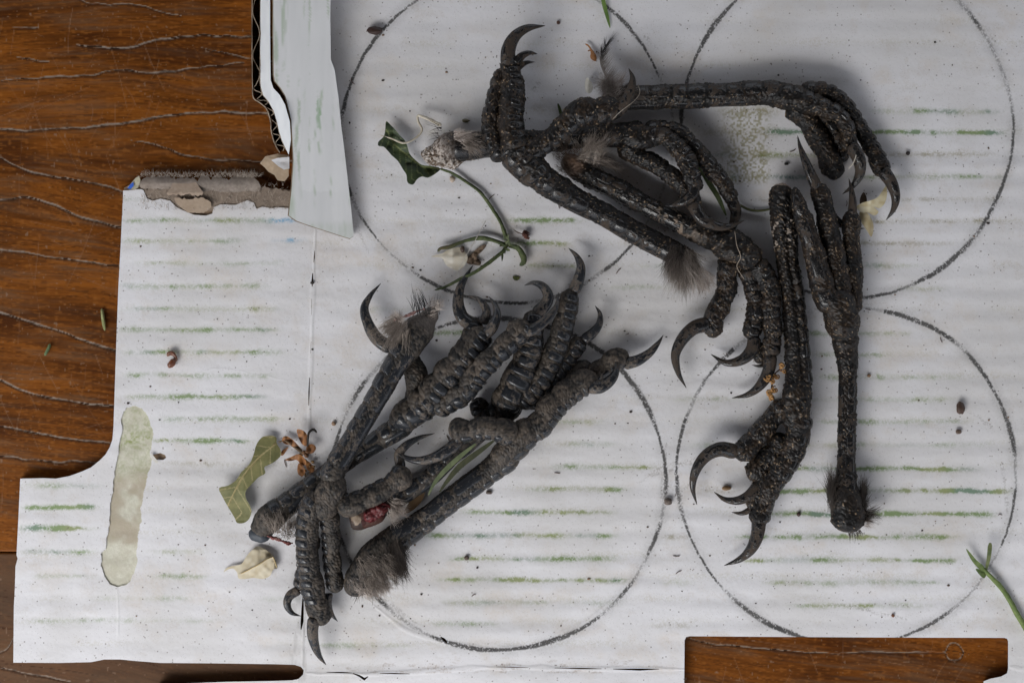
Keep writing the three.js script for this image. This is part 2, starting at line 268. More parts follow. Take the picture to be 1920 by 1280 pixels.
      if (sd === 4 && an < -1.35 && an > -2.3) k *= 0.3;
      const a = clamp(k * 1.2) * sst(0.34, 0.70, 0.6 * tooth + 0.4 * tooth2 + 0.22 * k);
      c = mixc(c, [0.035, 0.034, 0.034], Math.min(0.95, a));
      const halo = (1 - sst(4, 20, e)) * 0.24 * n2(A / 2, sd, 77); c = mixc(c, [0.2, 0.19, 0.18], halo * (0.5 + tooth));
    }
    const sm = smear[iy * TW + ix]; if (sm > 0) c = mixc(c, [0.14, 0.12, 0.11], sm * sst(0.35, 0.75, tooth) * (0.4 + 0.9 * fib));
    // pepper specks
    const sp = hs(ix >> 1, iy >> 1, 90); if (sp > 0.9958) c = mixc(c, sp > 0.998 ? [0.07, 0.05, 0.04] : [0.2, 0.17, 0.15], 0.75);
    const sp2 = hs(ix, iy, 91); if (sp2 > 0.986) c = mixc(c, [0.3, 0.28, 0.27], 0.5);
    // peeled-off strip shows the ply below
    if (x > 180 && x < 295 && y > 752 && y < 1108 && inPoly(peel, x, y)) {
      let q = mixc(mixc([0.66, 0.645, 0.55], [0.54, 0.52, 0.43], tooth), [0.48, 0.45, 0.36], 0.5 * sst(0.4, 0.7, f2(x / 16, y / 14, 84)));
      q = mixc(q, [0.37, 0.30, 0.22], 0.7 * sst(0.45, 0.75, f2(x / 40, y / 45, 80)) * sst(850, 920, y) * sst(1080, 1020, y));
      const gy = Math.exp(-((y - 790) ** 2) / 2600) * 0.5 + Math.exp(-((y - 826) ** 2) / 160) * 0.7 + Math.exp(-((y - 875) ** 2) / 500) * 0.35 + 0.12;
      q = mixc(q, [0.27, 0.31, 0.12], clamp(gy * (0.1 + 0.9 * tooth2 * sst(0.3, 0.65, f2(x / 12, y / 10, 114)))));
      c = q;
    }
    if (x > 150 && x < 560 && y > 330 && y < 410 && !inPoly(outline, x, y + 0.01)) c = [0.3, 0.25, 0.2];
    if (y > 1225 && y < 1262 && x > 640 && x < 1240) c = mixc(c, [0.24, 0.17, 0.11], 0.55 * sst(0.55, 0.75, f2(x / 22, y / 7, 82)) * sst(1225, 1245, y) * tooth);
    if (x > 540 && x < 575 && y > 1130) c = mixc(c, [0.36, 0.35, 0.34], 0.35 * sst(0.4, 0.7, f2(x / 7, y / 30, 83)));
    o[0] = c[0]; o[1] = c[1]; o[2] = c[2];
  }, true);
  const crease = rasterLines([{ p: [[590, 430], [586, 520], [583, 640], [579, 760], [576, 880], [572, 1000], [568, 1120], [566, 1250]], w: 5, wob: 0.8, sd: 2 }, { p: [[575, 1262], [700, 1262], [930, 1250], [1090, 1253], [1283, 1253]], w: 5, wob: 1, sd: 5 }, { p: [[700, 1135], [760, 1180], [830, 1202], [900, 1213], [960, 1215], [1030, 1203], [1090, 1172], [1150, 1120]], w: 5, wob: 1, sd: 8, k: 0.8 },
    { p: [[218, 1100], [220, 1150], [219, 1190]], w: 1.6, wob: 1, sd: 3, k: 0.7 }, { p: [[300, 800], [303, 770], [330, 720], [400, 690], [470, 700], [550, 715]], w: 1.5, wob: 2, sd: 9, k: .35 }, { p: [[1160, 470], [1240, 230]], w: 1.5, k: 0.3, sd: 1 }, { p: [[1895, 1252], [1960, 1251]], w: 4, k: 1, sd: 4 }]);
  const bmp = tex(TW, TH, (ix, iy, o) => {
    const x = ix + TX, y = iy + TY, ph = (y - 247) / 41.65;
    let v = 0.55 + 0.12 * Math.cos(ph * 2 * Math.PI) * (0.1 + 1.2 * n2(x / 170, y / 60, 85)) + 0.5 * (f2(x / 120, y / 46, 86) - 0.5) + 0.035 * (n2(x / 1.9, y / 1.9, 87) - 0.5) + 0.05 * (n2(x / 5, y / 5, 88) - 0.5);
    v -= 0.2 * crease[iy * TW + ix];
    o[0] = o[1] = o[2] = v;
  }, false, THREE.MirroredRepeatWrapping, 2);
  const M = std({ map: col, bumpMap: bmp, bumpScale: 0.00075, roughness: 0.82 });
  const brown = std({ color: new THREE.Color(0.25, 0.175, 0.115), roughness: 0.95 });
  const b = thing('cardboard_sheet', P(960, 640, -4.2), 'white cardboard box panel with charcoal circles lying on wooden table', 'cardboard');
  const hole2 = [[283, 853], [291, 851], [300, 849], [309, 853], [311, 858], [305, 862], [296, 861], [288, 863], [285, 858]];
  part('top_liner', sheet(outline, [...slits, peel, hole2], 0.4, (x, y) => warp(x, y) - 0.4, 26), M, b, { label: 'white paper face with green streaks and charcoal circles' });
  const core = [[232, 352], [258, 338], [300, 346], [345, 350], [420, 352], [500, 352], [545, 356], ...lowRight];
  const cg = sheet(core, slits, 3.0, (x, y) => warp(x, y) * 0.85 - 3.75, 60);
  part('corrugated_core', cg, brown, b, { label: 'brown corrugated core' });
  // peeled strip: the ply under the missing paper
  const pl = sheet(peel.map(([x, y]) => [236 + (x - 236) * 1.03, 930 + (y - 930) * 1.01]), [], 0.2, (x, y) => warp(x, y) - 0.62, 10);
  part('peeled_strip', pl, M, b, { label: 'wavy cream strip where the paper has peeled off' });
  // torn paper layers at the ragged end
  const tornMat = vcol(0.97);
  const rag = (x0, x1, y, amp, sd, step = 2.2) => { const r = []; for (let x = x0; x <= x1; x += step) r.push([x, y + amp * (n2(x / 5, sd, 92) - 0.5) * 2 + amp * 1.8 * (n2(x / 17, sd, 112) - 0.5) + amp * 0.8 * (hs(Math.round(x), sd, 93) - 0.5)]); return r; };
  const paper = (pts, h, c0, c1, lbl) => part('torn_paper', paint(sheet(pts, [], 0.25, h, 4, 0.9), (x, y) => mixc(c0, c1, 0.65 * n2(x / 3, y / 2.2, 94) + 0.35 * n2(x / 14, y / 9, 95))), tornMat, b, { label: lbl });
  paper([...rag(262, 545, 353, 3, 3), ...rag(266, 545, 395, 2, 4).reverse()], (x, y) => -0.75 + warp(x, y) + 0.25 * n2(x / 9, y / 6, 96), [0.20, 0.155, 0.12], [0.33, 0.265, 0.21], 'torn brown ply');
  paper([[260, 346], [266, 336], ...rag(272, 360, 331, 4, 5), [368, 338], [374, 348], ...rag(264, 370, 355, 3, 6).reverse()], (x, y) => -1.8 + 2.6 * Math.sin(clamp((y - 326) / 34) * Math.PI) * (0.7 + 0.5 * n2(x / 25, 2, 97)), [0.17, 0.135, 0.11], [0.30, 0.255, 0.22], 'curled grey torn paper');
  paper([[366, 346], [372, 336], ...rag(378, 466, 330, 4.5, 7), [476, 333], [484, 340], [489, 350], [486, 358], ...rag(370, 480, 362, 3, 8).reverse()], (x, y) => -1.8 + 3.2 * Math.sin(clamp((y - 325) / 42) * Math.PI) * (0.6 + 0.5 * n2(x / 22, 5, 98)), [0.17, 0.14, 0.115], [0.32, 0.275, 0.24], 'curled grey torn paper');
  paper([[312, 362], [320, 351], ...rag(326, 366, 343, 4, 9), [374, 352], [381, 361], ...rag(314, 378, 366, 2, 10).reverse()], (x, y) => 0.6 + 1.0 * Math.sin(clamp((y - 338) / 34) * Math.PI), [0.27, 0.20, 0.15], [0.40, 0.32, 0.25], 'brown flake of torn paper');
  paper([...rag(326, 388, 371, 2.5, 11), [395, 379], [396, 388], ...rag(352, 388, 397, 2, 12).reverse(), [340, 390], [330, 380]], (x, y) => -0.15 + warp(x, y) + 0.9 * Math.sin(clamp((390 - y) / 30) * Math.PI), [0.30, 0.225, 0.16], [0.42, 0.33, 0.25], 'brown curl of torn paper');
  paper([[487, 306], [497, 293], [520, 288], [541, 291], [541, 330], [533, 340], [520, 338], [514, 328], [503, 322], [496, 314]], (x, y) => 3 + 1.4 * n2(x / 13, y / 10, 99), [0.36, 0.27, 0.18], [0.46, 0.36, 0.26], 'tan torn paper tab');
  paper([[508, 300], [520, 296], [542, 294], [542, 316], [532, 318], [522, 312]], (x, y) => 5.2 + 1.3 * n2(x / 9, y / 8, 100), [0.66, 0.66, 0.68], [0.72, 0.72, 0.74], 'white torn paper tab');
  paper([[237, 353], [247, 341], [254, 333], [260, 330], [263, 338], [258, 352], [250, 356]], (x, y) => -1.2 + 1.5 * sst(232, 262, x), [0.30, 0.28, 0.2], [0.5, 0.47, 0.36], 'frayed paper corner');
  paper([[238, 353], [244, 345], [249, 341], [250, 348], [245, 354]], () => 0.4, [0.03, 0.10, 0.45], [0.05, 0.15, 0.6], 'bit of blue print');
  paper([[284, 850], [290, 858], [297, 866], [291, 868], [285, 862], [280, 855]], () => 0.4, [0.6, 0.58, 0.52], [0.72, 0.7, 0.66], 'curl of white paper');
  // loose paper fibres along the tears
  const fb = []; for (let i = 0; i < 1200; i++) { const k = rnd(); let x = rr(262, 540), y = k < 0.45 ? rr(325, 333) : k < 0.8 ? rr(370, 394) : rr(345, 372); if (k < .45 && x > 490) x -= 60; fb.push([x, y, k < 0.45 ? 0.4 : 0.3]); }
  part('paper_fibres', hairs(fb.map(([x, y, h]) => { const a = rr(-2.6, -0.5); return { p: onBoard(x, y, h - rr(0, 0.6)), d: new THREE.Vector3(Math.cos(a), rr(-0.1, 0.7), Math.sin(a)), l: rr(0.6, 2.4) / 1000, w: rr(0.04, 0.075) / 1000, c: mixc([0.27, 0.215, 0.17], [0.55, 0.48, 0.41], rnd()), curl: 0.8 }; })), vcol(1), b, { kind: 'stuff' });
  // folded-over flap
  const flapH = (x, y) => 2.2 + 2.6 * sst(460, -40, y) + (630 + 0.055 * Math.max(0, y - 100) - x) * 0.18 * 0.2 + 0.9 * (n2(x / 60, y / 90, 113) - 0.5);
  const flap = [[512, -56], [512, 60], [513, 140], [515, 152], [526, 165], [535, 180], [540, 200], [546, 225], [548, 260], [550, 300], [547, 350], [541, 404], [556, 414], [572, 420], [590, 426], [612, 433], [636, 441], [656, 447], [663, 442], [658, 390], [651, 330], [644, 270], [640, 240], [634, 180], [627, 130], [620, 112], [619, 40], [620, -56]];
  const flapPart = part('folded_flap', paint(sheet(flap, [], 0.4, (x, y) => flapH(x, y) + 2.9, 6), (x, y) => {
    let c = mixc([0.77, 0.775, 0.78], [0.68, 0.69, 0.695], f2(x / 9, y / 130, 101)); const st = sst(0.62, 0.85, n2(x / 5, y / 90, 102)) * sst(0.4, 0.75, n2(x / 3.3, y / 25, 103));
    const edge = sst(558, 543, x) * sst(200, 300, y) + sst(410, 425, y) * 0.4; c = mixc(c, [0.2, 0.33, 0.13], clamp(0.45 * st + 0.6 * edge * n2(x / 4, y / 24, 104)));
    if (Math.abs(x - 597) < 3.5 && y > 185 && y < 240) c = mixc(c, [0.13, 0.33, 0.1], 0.7 * n2(x / 1.5, y / 20, 105)); return c;
  }), vcol(0.7), b, { label: 'grey white flap folded over with torn corrugated edge' });
  part('flap_core', paint(sheet(flap.map(([x, y]) => [x + (x < 560 ? -2 : -0.6), y + (y > 405 ? 1.2 : 0)]), [], 2.85, flapH, 10), (x, y) => mixc([0.17, 0.12, 0.08], [0.34, 0.26, 0.18], n2(x / 3, y / 14, 106))), vcol(0.95), flapPart);
  // the wall under the flap, standing on edge: outer and inner liner with the fluted paper between
  const outP = [[472, -56], [472, 30], [472, 100], [473, 160], [475, 184], [486, 192], [499, 204], [506, 225], [509, 250], [514, 268], [524, 286]];
  const inP = [[488, -56], [488, 30], [487.5, 100], [488, 160], [493, 178], [503, 190], [513, 208], [519, 228], [523, 246], [528, 262], [536, 280]];
  const ribbon = (pts, w, h0, h1, n = 120) => { // a paper strip standing on edge
    const c = new THREE.CatmullRomCurve3(pts.map(p => new THREE.Vector3(p[0], p[1], 0)), false, 'centripetal').getSpacedPoints(n), u = [], d = [];
    c.forEach((p, i) => { const a = c[Math.max(0, i - 1)], b2 = c[Math.min(n, i + 1)], l = Math.hypot(b2.x - a.x, b2.y - a.y), nx = -(b2.y - a.y) / l * w, ny = (b2.x - a.x) / l * w; u.push([p.x + nx, p.y + ny]); d.unshift([p.x - nx, p.y - ny]); });
    return paint(sheet(u.concat(d), [], h1 - h0, (x, y) => h0 + 0.5 * (n2(x / 9, y / 7, 107) - 0.5), 40, 0.9), (x, y) => mixc([0.30, 0.23, 0.17], [0.46, 0.38, 0.29], n2(x / 3, y / 3, 108)));
  };
  const wallM = vcol(0.95), at = (p, t) => { const f = clamp(t) * (p.length - 1), i = Math.min(p.length - 2, Math.floor(f)), k = f - i; return [p[i][0] + (p[i + 1][0] - p[i][0]) * k, p[i][1] + (p[i + 1][1] - p[i][1]) * k]; };
  part('wall_liner', ribbon(outP, 1.0, -4, 5.2), wallM, flapPart); part('wall_liner', ribbon(inP, 1.1, -4, 5.6), wallM, flapPart);
  const zig = []; for (let i = 0; i <= 120; i++) { const t = i / 120, a = at(outP, t), c = at(inP, t), k = 0.5 + 0.4 * Math.sin(t * 17 * Math.PI); zig.push([a[0] + (c[0] - a[0]) * k, a[1] + (c[1] - a[1]) * k]); }
  part('fluted_paper', ribbon(zig, 0.7, -4, 4.9, 240), wallM, flapPart);
  const inside = [...inP, [541, 290], [545, 262], [543, 228], [534, 196], [524, 178], [512, 165], [507, 150], [506, 60], [506, -56]];
  part('inner_face', paint(sheet(inside, [], 0.4, (x, y) => 5.2 + 0.16 * Math.max(0, x - 488 - (y > 170 ? (y - 170) * 0.38 : 0)), 5), (x, y) => mixc([0.60, 0.62, 0.64], [0.68, 0.70, 0.71], n2(x / 5, y / 18, 109))), vcol(0.75), flapPart);
}
function hairs(list) { // tapered three-sided strands joined into one geometry
  const V = [], C = [], I = [], N = 5;
  for (const { p, d, l, w, c, curl = 0.5 } of list) {
    const dir = d.clone().normalize(), side = new THREE.Vector3(rr(-1, 1), rr(-1, 1), rr(-1, 1)).cross(dir).normalize(), pos = p.clone(), b0 = V.length / 3;
    for (let i = 0; i <= N; i++) {
      const t = i / N, r = w * (1 - 0.85 * t), up = side.clone().cross(dir).normalize();
      for (let k = 0; k < 3; k++) { const a = k * 2.094; V.push(pos.x + r * (Math.cos(a) * side.x + Math.sin(a) * up.x), pos.y + r * (Math.cos(a) * side.y + Math.sin(a) * up.y), pos.z + r * (Math.cos(a) * side.z + Math.sin(a) * up.z)); C.push(...c); }
      if (i < N) for (let k = 0; k < 3; k++) { const a = b0 + i * 3 + k, e = b0 + i * 3 + (k + 1) % 3; I.push(a, e, a + 3, e, e + 3, a + 3); }
      pos.addScaledVector(dir, l / N); dir.addScaledVector(side, curl / N).normalize();
    }
  }
  const g = new THREE.BufferGeometry(); g.setAttribute('position', new THREE.Float32BufferAttribute(V, 3)); g.setAttribute('color', new THREE.Float32BufferAttribute(C, 3)); g.setIndex(I); g.computeVertexNormals(); return g;
}

// ---------------------------------------------------------------- bird feet
const CLEAN = 0, MUDDY = 1;
// horn and mud: tiling colour, roughness and relief for scutes and claws
const FIELDS = {};
function hornMaps(style, dirt = 0) {
  const W = 512, tile = (f) => (x, y) => { // blend noise over the border so that it tiles
    const u = x / W, v = y / W; return f(x, y) * (1 - u) * (1 - v) + f(x - W, y) * u * (1 - v) + f(x, y - W) * (1 - u) * v + f(x - W, y - W) * u * v;
  };
  const field = (key, f) => { const g = FIELDS[key] ??= (() => { const t = tile(f), v = new Float32Array(W * W); for (let y = 0; y < W; y++) for (let x = 0; x < W; x++) v[y * W + x] = t(x, y); return v; })(); return (x, y) => g[y * W + x]; };
  const patch = field('patch' + style, (x, y) => f2(x / 70, y / 62, 201 + style)), fine = field('fine', (x, y) => n2(x / 4, y / 3, 203)), mid = field('mid', (x, y) => f2(x / 21, y / 17, 205)), streak = field('streak', (x, y) => n2(x / 30, y / 2.6, 207));
  const mudAt = (x, y) => style === CLEAN ? sst(0.52 - dirt, 0.66 - dirt, 0.5 * patch(x, y) + 0.5 * mid(x, y)) * (0.35 + 0.6 * sst(0.2, 0.7, fine(x, y)))
    : sst(0.50 - dirt, 0.60 - dirt, 0.55 * patch(x, y) + 0.45 * mid(x, y)) * (0.4 + 0.6 * sst(0.2, 0.6, fine(x, y)));
  const M = new Float32Array(W * W); for (let y = 0; y < W; y++) for (let x = 0; x < W; x++) M[y * W + x] = mudAt(x, y);
  const horn = style === CLEAN ? [0.013, 0.015, 0.019] : [0.008, 0.0085, 0.0095], mud = style === CLEAN ? [0.125, 0.100, 0.079] : [0.040, 0.027, 0.018];
  const map = tex(W, W, (x, y, o) => {
    const m = M[y * W + x], fl = fine(x, y); let c = mixc(horn, style === CLEAN ? [0.034, 0.036, 0.040] : [0.017, 0.016, 0.016], 0.8 * streak(x, y) * mid(x, y) * 2);
    c = mixc(c, mixc(mud, [mud[0] * 1.7, mud[1] * 1.65, mud[2] * 1.6], sst(0.5, 0.9, fl)), m);
    if (style === MUDDY && fl > 0.84 && mid(x, y) > 0.5) c = [0.22, 0.16, 0.11];
    o[0] = c[0]; o[1] = c[1]; o[2] = c[2];
  }, true, THREE.RepeatWrapping);
  const rgh = tex(W, W, (x, y, o) => { const m = M[y * W + x]; o[0] = o[1] = o[2] = 0.22 + 0.58 * m + 0.12 * (fine(x, y) - 0.5); }, false, THREE.RepeatWrapping);
  const bmp = tex(W, W, (x, y, o) => { const m = M[y * W + x]; o[0] = o[1] = o[2] = 0.3 + 0.32 * m + 0.16 * fine(x, y) * m + 0.10 * streak(x, y) + 0.08 * mid(x, y); }, false, THREE.RepeatWrapping);
  return new THREE.MeshPhysicalMaterial({ map, roughnessMap: rgh, roughness: 1, bumpMap: bmp, bumpScale: 0.00028, specularIntensity: 0.8 });
}
const HORN = [hornMaps(CLEAN), hornMaps(MUDDY)], CLAW = [hornMaps(CLEAN, 0.055), hornMaps(MUDDY, 0.05)];
const SKIN = [0.58, 0.46].map(r => new THREE.MeshPhysicalMaterial({ vertexColors: true, roughness: r, specularIntensity: 0.55 }));
const TILE = 0.022;

function curve(pts) { // [px, py, h mm, r px] -> evenly spaced samples with radius
  const v = pts.map(p => onBoard(p[0], p[1], p[2])), c = new THREE.CatmullRomCurve3(v, false, 'centripetal'), n = pts.length - 1, K = 24 * n;
  const raw = []; let L = 0, last = null;
  for (let i = 0; i <= K; i++) {
    const t = i / K, p = c.getPoint(t), f = t * n, j = Math.min(n - 1, Math.floor(f)), u = f - j, e = u * u * (3 - 2 * u);
    if (last) L += p.distanceTo(last); last = p; raw.push({ p, s: L, r: (pts[j][3] + (pts[j + 1][3] - pts[j][3]) * e) * S });
  }
  const at = s => { s = clamp(s, 0, L); let a = 0, b = raw.length - 1; while (b - a > 1) { const m = (a + b) >> 1; raw[m].s <= s ? a = m : b = m; } const u = (s - raw[a].s) / Math.max(1e-9, raw[b].s - raw[a].s); return { p: raw[a].p.clone().lerp(raw[b].p, u), r: raw[a].r + (raw[b].r - raw[a].r) * u }; };
  return { L, at };
}
const dirPx = d => new THREE.Vector3(d[0], d[2], d[1]).normalize();
function limb(o) { // o: pts, dorsal [dx, dy, up], style, pads, cols, cell, amp, lump, flat
  const slim = o.slim ?? 0.86, { L, at } = curve(o.pts.map(p => [p[0], p[1], p[2] - (o.drop ?? 0), p[3] * slim])), style = o.style, D0 = dirPx(o.dorsal), step = 0.00025, n = Math.max(8, Math.ceil(L / step));
  const rm = Math.max(...o.pts.map(p => p[3])) * slim * S, m = Math.min(90, Math.max(26, Math.ceil(2 * Math.PI * rm / 0.00028)));
  const frames = []; for (let i = 0; i <= n; i++) {
    const s = L * i / n, a = at(s - 0.0004), b = at(s + 0.0004), q = at(s), T = b.p.sub(a.p).normalize(), D = D0.clone().addScaledVector(T, -D0.dot(T)).normalize();
    frames.push({ p: q.p, r: q.r, T, D, B: T.clone().cross(D) });
  }
  const fr = s => { const f = clamp(s / L) * n, i = Math.min(n - 1, Math.floor(f)), u = f - i, a = frames[i], b = frames[i + 1]; return { p: a.p.clone().lerp(b.p, u), r: a.r + (b.r - a.r) * u, D: a.D.clone().lerp(b.D, u).normalize(), B: a.B.clone().lerp(b.B, u).normalize() }; };
  const pads = o.pads || 0, padAmp = (o.padAmp ?? 0.26) * (style === MUDDY ? 0.75 : 0.9), sd = hs(Math.round(o.pts[0][0]), Math.round(o.pts[0][1]), 7) * 50;
  const e0 = (o.cap0 ?? 0.9), e1 = (o.cap1 ?? 0.9);
  const R = (s, th, r) => { // smooth radius, before the skin's own relief
    let k = 1; const c0 = s / (e0 * r), c1 = (L - s) / (e1 * r);
    if (c0 < 1) k *= Math.sqrt(Math.max(0, 1 - (1 - c0) ** 2)); if (c1 < 1) k *= Math.sqrt(Math.max(0, 1 - (1 - c1) ** 2));
    const ct = Math.cos(th), w = 0.5 - 0.5 * ct;
    if (pads) { const q = Math.abs(Math.sin(Math.PI * (pads * s / L + 0.04 * Math.sin(sd + 5 * s / L)))) ** 0.55; k *= 1 + padAmp * (q - 0.62) * (0.25 + 0.75 * w); }
    k *= 1 + 0.10 * (n2(s / 0.005 + sd, th * 0.9, 210) - 0.5);
    for (const [gt, gd, gw] of o.groove || []) k *= 1 - gd * Math.exp(-(((th - gt) / gw) ** 2)) * sst(0.12, 0.25, s / L);
    const fl = o.flat ?? 0.92; return r * k * (fl + (1 - fl) * Math.abs(Math.sin(th)));
  };
  const V = [], C = [], cs = Math.max(0.82, o.cell ?? 1.35) * (style === CLEAN ? 1.3 : 1.15) / 1000, amp = (o.amp ?? (style === CLEAN ? 0.25 : 0.18)) / 1000, lump = (o.lump ?? (style === CLEAN ? 0.06 : 0.5)) / 1000;
  const q = new THREE.Vector3();
  for (let i = 0; i <= n; i++) for (let j = 0; j < m; j++) {
    const f = frames[i], th = -Math.PI + 2 * Math.PI * j / m, s = L * i / n, r0 = R(s, th, f.r), cx = Math.cos(th), sx = Math.sin(th);
    q.copy(f.p).addScaledVector(f.D, cx * r0).addScaledVector(f.B, sx * r0);
    const fade = Math.min(1, r0 / (0.5 * f.r + 1e-9));
    const X = q.x, Y = q.y, Z = q.z;
    let wn = 0, id = 0.5, gap = 1;
    if (amp > 0) { const jx = 0.35 * (n3(X / 0.0011, Y / 0.0011, Z / 0.0011) - 0.5); const w = worley(X / cs + jx, Y / cs - jx, Z / cs + jx); gap = sst(0.02, 0.27, w[1] - w[0]); id = w[2]; wn = (gap - 1) + 0.15 * (1 - w[0] * w[0]) * gap; }
    const big = f3(X / 0.0030 + 11, Y / 0.0030, Z / 0.0030) - 0.5, hi = n3(X / 0.00042, Y / 0.00042, Z / 0.00042), hi2 = n3(X / 0.0009 + 3, Y / 0.0009, Z / 0.0009);
    let d = amp * wn + lump * big * 1.6;
    let c;
    if (style === CLEAN) {
      d += 0.00003 * (hi - 0.5);
      const mud = sst(0.46, 0.66, f3(X / 0.0042, Y / 0.0042 + 20, Z / 0.0042) + 0.10 * (hi2 - 0.5) + (o.dusty ?? 0));
      c = mixc([0.009, 0.0092, 0.0098], [0.070, 0.059, 0.049], clamp(id * 1.15 - 0.1 + 0.08 * (hi - 0.5)));
      c = mixc(c, mixc([0.058, 0.046, 0.036], [0.17, 0.135, 0.107], 0.35 * hi + 0.65 * hi2), mud * (0.15 + 0.55 * id));
    } else {
      const clod = sst(0.45, 0.75, hi2); d += 0.00020 * (hi - 0.5) + 0.00028 * clod * sst(0.35, 0.7, big + 0.5);
      const mud = sst(0.42, 0.64, f3(X / 0.0034, Y / 0.0034 + 31, Z / 0.0034) + 0.16 * (hi2 - 0.5) + (o.dusty ?? 0));
      c = mixc([0.0035, 0.0035, 0.004], [0.011, 0.0095, 0.0085], id * 0.5 + 0.5 * hi);
      c = mixc(c, mixc([0.014, 0.009, 0.006], [0.072, 0.048, 0.030], sst(0.4, 0.95, hi)), mud * 0.75 * (o.tone ?? 1));
      if (hi > 0.83 && hi2 > 0.5) c = mixc(c, [0.32, 0.23, 0.145], 0.8);
    }
    if (o.tint) c = o.tint(c, s / L, th, q, hi);
    d *= fade;
    q.addScaledVector(f.D, cx * d).addScaledVector(f.B, sx * d);
    V.push(q.x, q.y, q.z); C.push(c[0], c[1], c[2]);
  }
  const I = []; for (let i = 0; i < n; i++) for (let j = 0; j < m; j++) { const a = i * m + j, b = i * m + (j + 1) % m; I.push(a, a + m, b, b, a + m, b + m); }
  const g = new THREE.BufferGeometry(); g.setAttribute('position', new THREE.Float32BufferAttribute(V, 3)); g.setAttribute('color', new THREE.Float32BufferAttribute(C, 3)); g.setIndex(I); g.computeVertexNormals();
  // scutes: arched plates lying on the skin in rows
  const plates = [];
  for (const { c = 0, a = 55, n: k, s0 = 0.04, s1 = 0.96, lift = 0.3, gap = 0.10, jit = 0.25 } of o.cols || []) {
    const cut = [0]; let tot = 0; for (let i = 0; i < k; i++) { tot += 1 + rr(-jit, jit); cut.push(tot); }
    for (let i = 0; i < k; i++) {
      const A = L * (s0 + (s1 - s0) * (cut[i] / tot)), B = L * (s0 + (s1 - s0) * (cut[i + 1] / tot)), g0 = (B - A) * gap * 0.5, t0 = THREE.MathUtils.degToRad(c + rr(-5, 5)), ta = THREE.MathUtils.degToRad(a * rr(0.86, 1.1));
      plates.push(scute(fr, R, A + g0, B - g0, t0, ta, lift * 0.75 * rr(0.8, 1.2) / 1000, rr(-0.12, 0.12)));
    }
  }
  return { g, plates, fr, R, L };
}
function scute(fr, R, s0, s1, tc, ta, lift, skew) {
  const NU = 6, NV = 8, V = [], U = [], I = [], ou = rnd(), ov = rnd();
  for (let i = 0; i <= NU; i++) for (let j = 0; j <= NV; j++) {
    const x = -1 + 2 * i / NU, y = -1 + 2 * j / NV;
    // round the corners: squeeze the grid towards a superellipse
    const xx = Math.sign(x) * Math.pow(Math.abs(x), 0.8), yy = Math.sign(y) * Math.pow(Math.abs(y), 0.85), k = 1 - 0.10 * (xx * xx * yy * yy);
    const th = tc + ta * yy * k, s = (s0 + s1) / 2 + (s1 - s0) / 2 * (xx * k + skew * yy + 0.10 * yy * yy), f = fr(s);
    const e = (1 - Math.abs(xx) ** 7) * (1 - Math.abs(yy) ** 7), dome = (1 - 0.45 * xx * xx) * (1 - 0.25 * yy * yy), h = lift * (e > 0 ? Math.pow(e, 0.45) * dome * (1 + 0.25 * xx) : 0) + (e > 0 ? 0.00006 : -0.0002);
    const r = R(clamp(s, 0, 9), th, f.r) + h;
    const p = f.p.clone().addScaledVector(f.D, Math.cos(th) * r).addScaledVector(f.B, Math.sin(th) * r);
    V.push(p.x, p.y, p.z); U.push(ou + s / TILE, ov + th * f.r / TILE);
  }
  for (let i = 0; i < NU; i++) for (let j = 0; j < NV; j++) { const a = i * (NV + 1) + j; I.push(a, a + NV + 1, a + 1, a + 1, a + NV + 1, a + NV + 2); }
  const g = new THREE.BufferGeometry(); g.setAttribute('position', new THREE.Float32BufferAttribute(V, 3)); g.setAttribute('uv', new THREE.Float32BufferAttribute(U, 2)); g.setIndex(I); g.computeVertexNormals(); return g;
}
